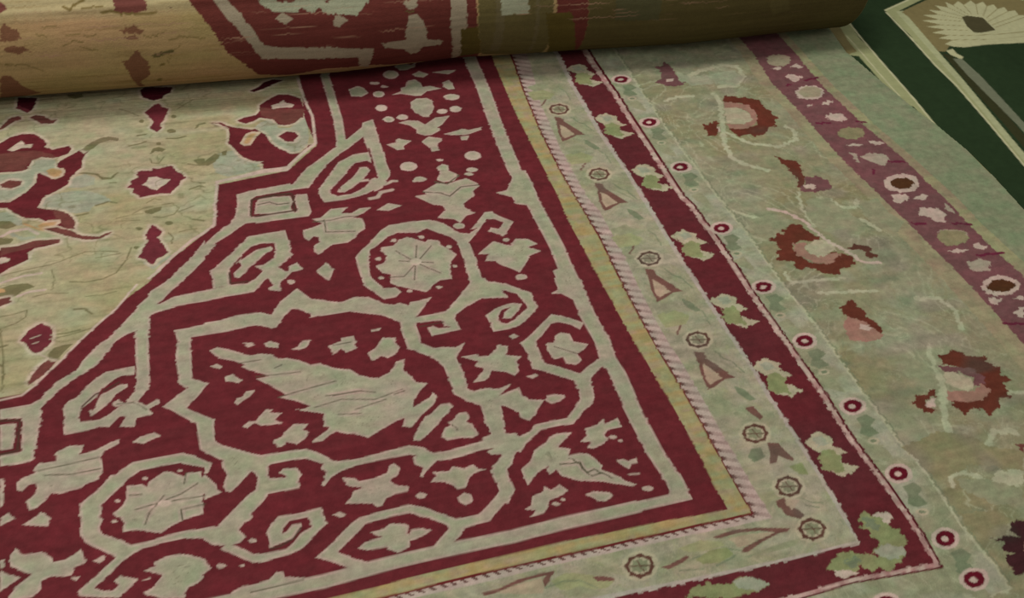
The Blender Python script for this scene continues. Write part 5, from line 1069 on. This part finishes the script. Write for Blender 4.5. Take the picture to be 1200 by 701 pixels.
def grid_faces(nx, ny, keep=None):
    i, j = np.meshgrid(np.arange(nx-1), np.arange(ny-1)); b = (j*nx+i)
    f = np.stack([b, b+1, b+nx+1, b+nx], -1)
    return f[keep] if keep is not None else f.reshape(-1, 4)
def sub(V, Cc, f):
    u, inv = np.unique(f, return_inverse=True)
    return V[u], Cc[u], inv.reshape(-1, 4)

def pile_material(name, attr=True, color=None, rough=.95, streak=.10, bump=.25, weave=330., fuzz=.0, wrinkle=0.):
    m = bpy.data.materials.new(name); m.use_nodes = True; nt = m.node_tree; N = nt.nodes; L = nt.links
    b = N['Principled BSDF']; b.inputs['Roughness'].default_value = rough
    b.inputs['Specular IOR Level'].default_value = .05
    b.inputs['Sheen Weight'].default_value = fuzz; b.inputs['Sheen Roughness'].default_value = .6
    tc = N.new('ShaderNodeTexCoord'); mp = N.new('ShaderNodeMapping'); L.new(tc.outputs['Object'], mp.inputs['Vector'])
    mp.inputs['Scale'].default_value = (3, 60, 3)
    n1 = N.new('ShaderNodeTexNoise'); n1.inputs['Scale'].default_value = 2.2; n1.inputs['Detail'].default_value = 4
    L.new(mp.outputs['Vector'], n1.inputs['Vector'])
    n2 = N.new('ShaderNodeTexNoise'); n2.inputs['Scale'].default_value = 90; n2.inputs['Detail'].default_value = 3
    L.new(tc.outputs['Object'], n2.inputs['Vector'])
    n3 = N.new('ShaderNodeTexNoise'); n3.inputs['Scale'].default_value = 5; n3.inputs['Detail'].default_value = 3
    L.new(tc.outputs['Object'], n3.inputs['Vector'])
    def mul(a, k, off):
        q = N.new('ShaderNodeMath'); q.operation = 'MULTIPLY_ADD'; L.new(a, q.inputs[0]); q.inputs[1].default_value = k; q.inputs[2].default_value = off; return q.outputs[0]
    def add(a, c):
        q = N.new('ShaderNodeMath'); q.operation = 'ADD'; L.new(a, q.inputs[0]); L.new(c, q.inputs[1]); return q.outputs[0]
    f = add(mul(n1.outputs['Fac'], streak*2, 1-streak), mul(n2.outputs['Fac'], streak*2.2, -streak*1.1))
    f = add(f, mul(n3.outputs['Fac'], streak*2, -streak))
    mx = N.new('ShaderNodeVectorMath'); mx.operation = 'SCALE'; L.new(f, mx.inputs['Scale'])
    if attr:
        a = N.new('ShaderNodeVertexColor'); a.layer_name = 'knots'; L.new(a.outputs['Color'], mx.inputs[0])
    else: mx.inputs[0].default_value = tuple(lin(color))
    L.new(mx.outputs['Vector'], b.inputs['Base Color'])
    wv = N.new('ShaderNodeTexNoise'); wv.inputs['Scale'].default_value = weave; wv.inputs['Detail'].default_value = 1
    L.new(tc.outputs['Object'], wv.inputs['Vector'])
    h = add(mul(wv.outputs['Fac'], .0012, 0), mul(n1.outputs['Fac'], .0014+wrinkle, 0))
    bp = N.new('ShaderNodeBump'); bp.inputs['Strength'].default_value = bump; bp.inputs['Distance'].default_value = 1.
    L.new(h, bp.inputs['Height']); L.new(bp.outputs['Normal'], b.inputs['Normal'])
    return m

MAT = pile_material('wool_pile', streak=.10, bump=.5)
MATF = pile_material('worn_wool_pile', streak=.12, bump=.6, wrinkle=.003)
MATR = pile_material('woven_back', streak=.13, bump=.6, wrinkle=.002)
MATB = pile_material('rug_backing', False, '8a7c58')
MATG = pile_material('printed_loop_pile', streak=.08, bump=.3)

# ---------------------------------------------------------------- paint the rug
xs = ticks(-2.2, 1.45, -1.18, 1.32, .0024, .012)
ys = ticks(-1.05, 1.62, -.42, 1.52, .0024, .012)
cv = Canvas(xs, ys, PAL['sel'])
Bd = {n: np.array(p, float).reshape(-1, 2)/1000. for n, p in DATA['bands']}
Bd = {n: np.vstack([p, [[-2.3, 2.2]]]) for n, p in Bd.items()}
def mask(n):
    m = np.zeros((len(ys), len(xs))); sl, a = cv.cover(Bd[n]); m[sl] = a; return m
cls = np.full((len(ys), len(xs)), -1)
def band(n, col, k=None, var=None, amp=1.):
    a = mask(n); c = np.empty(cv.c.shape); c[:] = PAL[col]
    if var is not None:
        w = np.clip(var[1]*amp+.5, 0, 1)[..., None]; c = c*(1-w)+PAL[var[0]]*w
    cv.c[:] = cv.c*(1-a[..., None]) + c*a[..., None]
    if k is not None: cls[a > .5] = k
    return a
nz = lambda sx, sy, s: noise(xs, ys, sx, sy, s)
n_mid = nz(.06, .045, 1)+.6*nz(.025, .016, 2)
n_big = nz(.22, .17, 3)+.5*nz(.08, .06, 4)
edge = mask('edge') > .5; cls[edge] = 0
band('gd_out', 'gd', 1, ('yg', n_mid), 2.)
band('pk_out', 'pkb', 2, ('pu', n_big), .6)
band('pk_in', 'gd2', 3, ('gd', n_mid), 1.5)
am = band('mb_out', 'mb', 4, ('tg', n_big), 1.4)
g = np.clip(nz(.09, .05, 9)*1.6+nz(.03, .018, 10)*.9-.15, 0, .7)*am
cv.c[:] = cv.c*(1-g[..., None])+PAL['bg']*g[..., None]
g = np.clip(nz(.08, .035, 11)*1.6+nz(.03, .02, 12)*.9-.2, 0, .8)*am
cv.c[:] = cv.c*(1-g[..., None])+PAL['gr']*g[..., None]*1.0
for off, c_, w_ in ((0, 'vl', .007), (-.007, 'gr', .0025)):
    p = Bd['grn_out'][:-1].copy(); p[:, 0] += -off; cv.stroke(p, w_, PAL[c_])
# pale curling vines and dark shading drawn in the wide border
wx = nz(.11, .11, 81)*.16; wy = nz(.11, .11, 82)*.16
def ridge(n, w_): return np.clip(1-np.abs(n)/w_, 0, 1)
def curl(seed, fx_, fy_):
    r = np.random.default_rng(seed); p = r.random(6)*6.28
    A, B_ = (XX0+wx)*fx_, (YY0+wy)*fy_
    return np.sin(A+p[0]+1.7*np.sin(B_+p[1]))+np.sin(B_*1.1+p[2]+1.7*np.sin(A*.9+p[3]))+.35*np.sin(A*2.3+B_*1.7+p[4])
XX0, YY0 = np.meshgrid(xs, ys)
q = curl(5, 42, 36)
for thr, col, w_, k_ in ((0, 'vl', .22, .65), (.75, 'gr', .12, .5), (-.9, 'tg', .3, .5), (1.4, 'vl', .2, .5)):
    g = ridge(q-thr, w_)*am*k_*np.clip(nz(.13, .1, 85+int(thr*10))*2.5+.65, 0, 1)
    cv.c[:] = cv.c*(1-g[..., None])+PAL[col]*g[..., None]
a0 = band('grn_out', 'grn', 5, ('gg', n_mid), 1.6)
cv.stroke(Bd['grn_out'][:-1], .004, PAL['vl'])
q = curl(9, 110, 100); ga = a0*(1-mask('drk_out'))
for thr, col, w_, k_ in ((.8, 'gr', .2, .4), (-.3, 'vl', .3, .5)):
    g = ridge(q-thr, w_)*ga*k_; cv.c[:] = cv.c*(1-g[..., None])+PAL[col]*g[..., None]
band('drk_out', 'dk3', 6); band('pnk_out', 'pnk', 6, ('lt', nz(.01, .01, 8)), 1.5)
band('red_out', 'rd', 7, ('M', n_big), .8)
band('wht_out', 'wt', 8); ai = band('inb_out', 'inb', 8, ('gg', n_mid), 1.5)
q = curl(8, 120, 95)
for thr, col, w_, k_ in ((.9, 'gr', .16, .5), (-.2, 'lt2', .25, .5), (-1.2, 'yg', .4, .5)):
    g = ridge(q-thr, w_)*ai*k_
    cv.c[:] = cv.c*(1-g[..., None])+PAL[col]*g[..., None]
g = np.clip(nz(.03, .02, 21)*2-.25, 0, .8)*ai
cv.c[:] = cv.c*(1-g[..., None])+PAL['lt2']*g[..., None]
# barber-pole stripe: slanting dark ticks on pale ground, one period per few knots
ab = band('barb_out', 'bar', 9)
XX, YY = np.meshgrid(xs, ys)
cu, cvv = Bd['barb_in'][:, 0].max(), -.05
pr, pb = DATA['per'][0]/1000., DATA['per'][1]/1000.
right = XX > np.interp(YY, [-.3, .3], [cu-.02, cu-.3])
ph = (YY+XX*.45)/(pr*1.3); tk = ((ph % 1) < .42) & (YY > -.085)
botm = (XX < .115) & (YY < .0)
tb = (((XX+YY*1.2)/pb % 1) < .36) & (((YY-XX*.03) % .03) > -1)
# ticks run only on the side next to the dark line along the near run
barb_in_a = mask('barb_in')
near = blur(barb_in_a, 3) > .12
t = np.where(botm, tb & near, tk*np.clip(.35+blur(barb_in_a, 4)*2.2, 0, 1))*ab
cv.c[:] = cv.c*(1-t[..., None]*.9)+lin('553530')*t[..., None]*.9
band('barb_in', 'dkr', 10)
band('tan_out', 'tan', 10, ('yg', nz(.05, .009, 5)+nz(.009, .03, 6)*.5), 1.1)
g = np.clip(nz(.02, .012, 7)*2-.2, 0, .7)*mask('tan_out'); cv.c[:] = cv.c*(1-g[..., None])+lin('98836c')*g[..., None]
band('tan_in', 'M', 11)
cv.m[:] = 0
# corner spandrel
cv.paint(parse(SPANDREL_OFF), ('cr', 'lt')); cv.paint(parse(SPANDREL), ('cr', 'lt'))
soft = blur(cv.m, 2); inner = np.clip((soft-.80)*5, 0, 1)*cv.m
grn = np.clip(.45+n_mid*.8+n_big*.5, 0, .75)*inner
cv.c[:] = cv.c*(1-grn[..., None])+lin('8f9073')*grn[..., None]
deep = np.clip((blur(cv.m, 7)-.93)*16, 0, 1)*cv.m
for thr in (.9, -.7):
    g = ridge(curl(17, 95, 150)-thr, .10)*deep*.5
    cv.c[:] = cv.c*(1-g[..., None])+PAL['dg']*g[..., None]
rim = np.clip((.86-soft)*3.5, 0, .6)*cv.m
cv.c[:] = cv.c*(1-rim[..., None])+lin('af968a')*rim[..., None]
# field
fp = np.array(DATA['field'], float).reshape(-1, 2)/1000.
sl, a = cv.cover(fp); fm = np.zeros((len(ys), len(xs))); fm[sl] = a; cls[fm > .5] = 12
w = np.clip(n_big*1.3+.4, 0, 1)[..., None]; fc = PAL['fld']*(1-w)+lin('978b68')*w
g = np.clip(nz(.07, .03, 31)*1.5-.1, 0, .6)[..., None]; fc = fc*(1-g)+lin('9a9a7e')*g
g = (np.clip(nz(.10, .010, 33)*1.6+nz(.04, .006, 34)*.8-.42, 0, .5))[..., None]; fc = fc*(1-g)+lin('767050')*g
cv.c[:] = cv.c*(1-fm[..., None])+fc*fm[..., None]
keepm = cv.c.copy(); cv.m[:] = 0; cv.paint(parse(FIELD), ('M', 'mr', 'dr', 'br'))
halo = np.clip(blur(cv.m, 3)*3.5, 0, .75)*(1-cv.m)*fm
cv.c[:] = cv.c*(1-halo[..., None])+lin('b8a592')*halo[..., None]
vein = np.clip(1-np.abs(nz(.05, .03, 91)+.5*nz(.02, .012, 92))/.06, 0, 1)*fm*(1-cv.m)*np.clip(nz(.1, .1, 93)*3+.6, 0, 1)*.6
cv.c[:] = cv.c*(1-vein[..., None])+lin('6f6a4a')*vein[..., None]
fi = blur(fm, 1)[..., None]
fieldline = [s_ for s_ in parse(FIELD) if s_[0] == 'lt' and s_[1]]
cv.c[:] = np.where((fm > .02)[..., None], cv.c, keepm)
for s_ in fieldline[-3:]: cv.stroke(s_[2], s_[1], PAL['lt'])
# borders
cv.paint(parse(BORDERS))

# the drawing steps from knot to knot: rows shift a little against each other
def knot_steps(c, xs, ys, seed, amp=.0015, row=.0055, colw=.0060):
    J, I = np.meshgrid(np.arange(len(ys)), np.arange(len(xs)), indexing='ij')
    dx = np.median(np.diff(xs)); dy = np.median(np.diff(ys)); r = np.random.default_rng(seed)
    rows = np.floor(ys/row).astype(int); rows -= rows.min(); cols = np.floor(xs/.05).astype(int); cols -= cols.min()
    ox = (r.random((rows.max()+1, cols.max()+1))-.5)*2*amp/dx
    co_ = np.floor(xs/colw).astype(int); co_ -= co_.min(); ro_ = np.floor(ys/.05).astype(int); ro_ -= ro_.min()
    oy = (r.random((ro_.max()+1, co_.max()+1))-.5)*2*amp*.8/dy
    I2 = np.clip(np.round(I+ox[np.ix_(rows, cols)]).astype(int), 0, len(xs)-1)
    J2 = np.clip(np.round(J+oy[np.ix_(ro_, co_)]).astype(int), 0, len(ys)-1)
    return c[J2, I2]
fx = (xs > -1.18) & (xs < 1.32); fy = (ys > -.42) & (ys < 1.52); sl = np.ix_(fy, fx)
cv.c[sl] = .25*cv.c[sl]+.75*knot_steps(cv.c[sl], xs[fx], ys[fy], 5)

wide = ((cls == 4) | (cls == 7) | (cls == 2))[sl][..., None]
cv.c[sl] = np.where(wide, knot_steps(cv.c[sl], xs[fx], ys[fy], 15, .0034, .0075, .0085), cv.c[sl])

# knot-to-knot colour variation of hand-spun wool
mot = nz(.014, .010, 95)+.6*nz(.006, .004, 96); hue = nz(.035, .022, 97)+.5*nz(.012, .012, 98)
cv.c *= 1+.22*mot[..., None]
cv.c *= 1+hue[..., None]*np.array([.16, -.02, .06])
pk = np.clip(nz(.07, .045, 99)*2.2-.35, 0, .55)*((cls == 4) | (cls == 8))
lum = cv.c.mean(-1, keepdims=True)/lin('938676').mean(); cv.c[:] = cv.c*(1-pk[..., None])+lin('938676')*lum*pk[..., None]
cv.c *= 1+.10*(rng.random((len(ys), len(xs), 1))-.5)+.12*nz(.5, .012, 41)[..., None]

# ---------------------------------------------------------------- rug meshes
rug = empty('oriental_rug', 'antique maroon, cream and green floral rug with its far end rolled up', 'rug')
V = np.stack([XX, YY, .0009*nz(.35, .12, 51)*2+.0006*nz(.08, .05, 52)], -1).reshape(-1, 3)
ru, rv = np.array(DATA['roll']['u']), np.array(DATA['roll']['v'])
def v0f(u): return np.interp(u, ru, rv)
CC = cv.c.reshape(-1, 3)
fcls = cls[:-1, :-1].copy()
ok = (YY < v0f(XX)+.03)[:-1, :-1] & (YY > -.98)[:-1, :-1] & (XX > -2.15)[:-1, :-1]
names = ['selvedge', 'outer_guard_stripe', 'plum_border', 'inner_guard_stripe', 'main_border', 'leaf_border', 'cord_stripe', 'red_border', 'vine_border', 'barber_pole_stripe', 'tan_stripe', 'corner_spandrel', 'field']
plabel = {'selvedge': 'plain grey-green outer edge of the rug', 'plum_border': 'dusty plum border with pale medallions',
 'main_border': 'wide faded green border with rust palmettes', 'leaf_border': 'narrow green border with small ringed rosettes',
 'red_border': 'dark red border with pale flower clusters', 'vine_border': 'grey-green border with brown triangles and rosettes',
 'barber_pole_stripe': 'pale stripe with dark slanting ticks', 'tan_stripe': 'mottled tan stripe',
 'corner_spandrel': 'maroon corner with cream scrolling strapwork and leaves', 'field': 'worn tan field with maroon palmettes and blossoms',
 'cord_stripe': 'thin pink line edged in dark red'}
for k, n in enumerate(names):
    f = grid_faces(len(xs), len(ys), (fcls == k) & ok)
    if not len(f): continue
    v, c, f = sub(V, CC, f)
    o = link(n, mesh(n, v, f, c), MATF if n == 'field' else MAT, rug)
    if n in plabel: o['label'] = plabel[n]
# backing: the underside and the cut edge
e = Bd['edge'][:-1]; 
vv = np.linspace(-.98, 1.45, 120); i_c = np.argmax(e[:, 0]); r_ = e[e[:, 1] > -.6]; r_ = r_[np.argsort(r_[:, 1])]
uu = np.interp(vv, r_[:, 1], r_[:, 0])
Vb = []; 
for u_, v_ in zip(uu, vv): Vb += [(-2.15, v_, -.0078), (u_+.0015, v_, -.0078), (u_+.0015, v_, -.0008), (u_-.004, v_, -.0022)]
Fb = []
for j in range(len(vv)-1):
    b = j*4
    for k in range(3): Fb.append((b+k, b+k+1, b+k+5, b+k+4))
link('backing', mesh('backing', Vb, Fb, smooth=False), MATB, rug)

# ---------------------------------------------------------------- the rolled end
T, RT = .008, .166; ZC = RT-T
ux = np.concatenate([np.arange(-2.15, -1.2, .012), np.arange(-1.2, 1.175, .0026)])
th = np.linspace(.0, 6.75, 430)                        # 0 = under the roll, grows up the near side
ss = th*.16
rc = Canvas(ux, ss, PAL['rBase'])
nr = noise(ux, ss, .3, .08, 61)+.6*noise(ux, ss, .07, .03, 62)
w = np.clip(nr*1.2+.45, 0, 1)[..., None]; rc.c[:] = PAL['rBase']*(1-w)+lin('8d7a50')*w
top = np.clip((ss[:, None]-.335)/.03, 0, 1)[..., None]*.75  # upper side of the roll painted paler, overhead light put into the colour
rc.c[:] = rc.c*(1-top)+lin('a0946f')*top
g = np.clip(noise(ux, ss, .1, .006, 63)*1.6-.3, 0, .5)[..., None]; rc.c[:] = rc.c*(1-g)+lin('775f38')*g
rc.paint(parse(ROLL))
# abrasion streaks showing paler wefts on the back
st = np.clip(noise(ux, ss, .14, .0035, 64)*2.2+noise(ux, ss, .05, .004, 65)*1.2-.75, 0, 1)
st2 = np.clip(noise(ux, ss, .2, .0028, 69)*2.4-.35, 0, 1)[..., None]*.4*(ss[:, None, None] < .36)
rc.c[:] = rc.c*(1-st2)+rc.c*.55*st2
zone = np.clip(1-np.abs(ss[:, None]-.295)/.075, 0, 1)
st = (np.clip(st*1.6, 0, 1)*np.clip(zone*1.6, 0, 1)*.85)[..., None]; rc.c[:] = rc.c*(1-st)+lin('92705a')*st
rc.c = knot_steps(rc.c, ux, ss, 6, .002, .004)
rc.c *= 1+.10*(rng.random((len(ss), len(ux), 1))-.5)+.20*noise(ux, ss, .4, .006, 66)[..., None]
TH, UX = np.meshgrid(th, ux, indexing='ij')
rad = RT-T*(2*math.pi-np.minimum(TH, 2*math.pi))/(2*math.pi)+T*np.clip(TH-2*math.pi, 0, 1)/(2*math.pi)*0
rad = rad+.0012*noise(ux, th, .5, .5, 67)+.0007*noise(ux, th, .12, .12, 68)
rad = rad+.0035*np.exp(-((TH-2.24+.05*np.sin(UX*3))/.05)**2)      # a pressed fold along the roll
keep = th <= 2*math.pi
VR = np.stack([UX, v0f(UX)-rad*np.sin(TH), ZC-rad*np.cos(TH)], -1)[keep]
nk = keep.sum()
f = grid_faces(len(ux), nk)
V1 = VR.reshape(-1, 3); C1 = rc.c[keep].reshape(-1, 3)
# inner turns of the spiral as a thick ribbon behind the outer skin
turns = 9.5; ph_ = np.linspace(0, 2*math.pi*turns, int(turns*40)); ul = np.unique(np.r_[-2.15, ru[ru < 1.16], 1.172])
rr = RT-T*ph_/(2*math.pi)
rows = []
for u_ in ul:
    uo = u_+(.006*np.sin(ph_*.37) if u_ > 1.1 else 0*ph_)
    for r_o in (rr-.0010, rr-T+.0014):
        rows.append(np.stack([uo, v0f(u_)+r_o*np.sin(ph_), ZC-r_o*np.cos(ph_)], -1))
V2 = np.concatenate(rows); m = len(ph_); F2 = []
for a_ in range(len(ul)-1):
    for s_ in (0, 1):
        b0, b1 = (2*a_+s_)*m, (2*a_+2+s_)*m
        F2.append(np.stack([b0+np.arange(m-1), b0+np.arange(1, m), b1+np.arange(1, m), b1+np.arange(m-1)], -1))
for a_ in (0, len(ul)-1):
    b0, b1 = 2*a_*m, (2*a_+1)*m
    F2.append(np.stack([b0+np.arange(m-1), b0+np.arange(1, m), b1+np.arange(1, m), b1+np.arange(m-1)], -1))
F2 = np.concatenate(F2)+len(V1)
C2 = np.tile(lin('6b5f3f'), (len(V2), 1))
o = link('rolled_end', mesh('rolled_end', np.r_[V1, V2], np.r_[f, F2], np.r_[C1, C2]), MATR, rug)
o['label'] = 'rolled-up far end of the rug showing its back, tan at left and dark green-brown at right'

# ---------------------------------------------------------------- green prayer carpet
px = ticks(-3.2, 3.6, .95, 2.75, .004, .08); py = ticks(-2.2, 4.2, -.3, 2.0, .004, .08)
pc = Canvas(px, py, lin('26341f'))
pc.c *= (1+.25*noise(px, py, .3, .3, 71)+.1*noise(px, py, .02, .02, 72))[..., None]
base_c = pc.c.copy()
pc.paint(parse(PRAYER))
pc.c *= (1+.10*noise(px, py, .012, .012, 73))[..., None]
groups = {'niche_outline': ('go', 'go2', 'lt', 'ltt'), 'niche_arch': ('crm', 'brn', 'brn2', 'hx'), 'niche_column': ('gry', 'shd')}
pid = np.zeros((len(py), len(px)), int); cur = 0
PX, PY = np.meshgrid(px, py)
for k, w_, p in parse(PRAYER):
    r = pc.cover(p) if w_ is None else None
    if r is None: continue
    gi = 1 if k in groups['niche_outline'] else 2 if k in groups['niche_arch'] else 3
    v_ = pid[r[0]]; v_[r[1] > .5] = gi; pid[r[0]] = v_
prayer = empty('prayer_carpet', 'dark green prayer carpet printed with gold-outlined arched niches, beyond the rug edge', 'carpet', (0, 0, 0))
VP = np.stack([PX, PY, np.full(PX.shape, -.0079)], -1).reshape(-1, 3); CP = pc.c.reshape(-1, 3)
for k, n in enumerate(('green_ground', 'niche_outline', 'niche_arch', 'niche_column')):
    f = grid_faces(len(px), len(py), pid[:-1, :-1] == k); v, c, f = sub(VP, CP, f)
    o = link(n, mesh(n, v, f, c), MATG, prayer)
    if k: o['label'] = ('', 'gold and cream outline of the prayer niche', 'cream ribbed scallop shell arch with dark hanging lamp', 'grey column inside the niche outline')[k]

# ---------------------------------------------------------------- floor
me = bpy.data.meshes.new('floor')
me.from_pydata([(x, y, z) for z in (-.06, -.0085) for x, y in ((-3.4, -2.4), (3.8, -2.4), (3.8, 4.4), (-3.4, 4.4))], [],
               [(3, 2, 1, 0), (4, 5, 6, 7), (0, 1, 5, 4), (1, 2, 6, 5), (2, 3, 7, 6), (3, 0, 4, 7)])
fl = link('floor', me, pile_material('floor_screed', False, '5c5850', fuzz=0)); fl['kind'] = 'structure'

# ---------------------------------------------------------------- light: soft ceiling lamps of a hall
def area(name, loc, target, size, power, col):
    l = bpy.data.lights.new(name, 'AREA'); l.shape = 'RECTANGLE'; l.size, l.size_y = size; l.energy = power; l.color = col
    o = bpy.data.objects.new(name, l); COL.objects.link(o); o.location = loc
    o.rotation_euler = (Vector(target)-Vector(loc)).to_track_quat('-Z', 'Y').to_euler()
area('ceiling_lamp', (-.1, 1.5, 3.3), (-.1, 1.3, 0), (1.1, .7), 63, (1, 1, .96))
area('ceiling_lamp', (-3.0, -.5, 2.6), (-.6, 1.2, 0), (1.2, 1.2), 53, (1, .99, .95))
wd = bpy.data.worlds.new('hall'); bpy.context.scene.world = wd; wd.use_nodes = True
wd.node_tree.nodes['Background'].inputs[0].default_value = (.98, 1, .94, 1)
wd.node_tree.nodes['Background'].inputs[1].default_value = .34

# ---------------------------------------------------------------- camera
c = DATA['cam']; cam = bpy.data.cameras.new('camera'); co = bpy.data.objects.new('camera', cam); COL.objects.link(co)
cam.sensor_fit = 'HORIZONTAL'; cam.sensor_width = 36; cam.lens = 36*c['F']/1200.
rt, up, fw = Vector(c['rt']), Vector(c['up']), Vector(c['fw'])
M = Matrix((rt, up, -fw)).transposed().to_4x4(); M.translation = Vector(c['C']); co.matrix_world = M
cam.clip_start = .05; cam.clip_end = 60
sc = bpy.context.scene; sc.camera = co
vs = sc.view_settings; vs.view_transform = 'Standard'; vs.look = 'None'; vs.gamma = 1; vs.use_curve_mapping = False; vs.exposure = 0
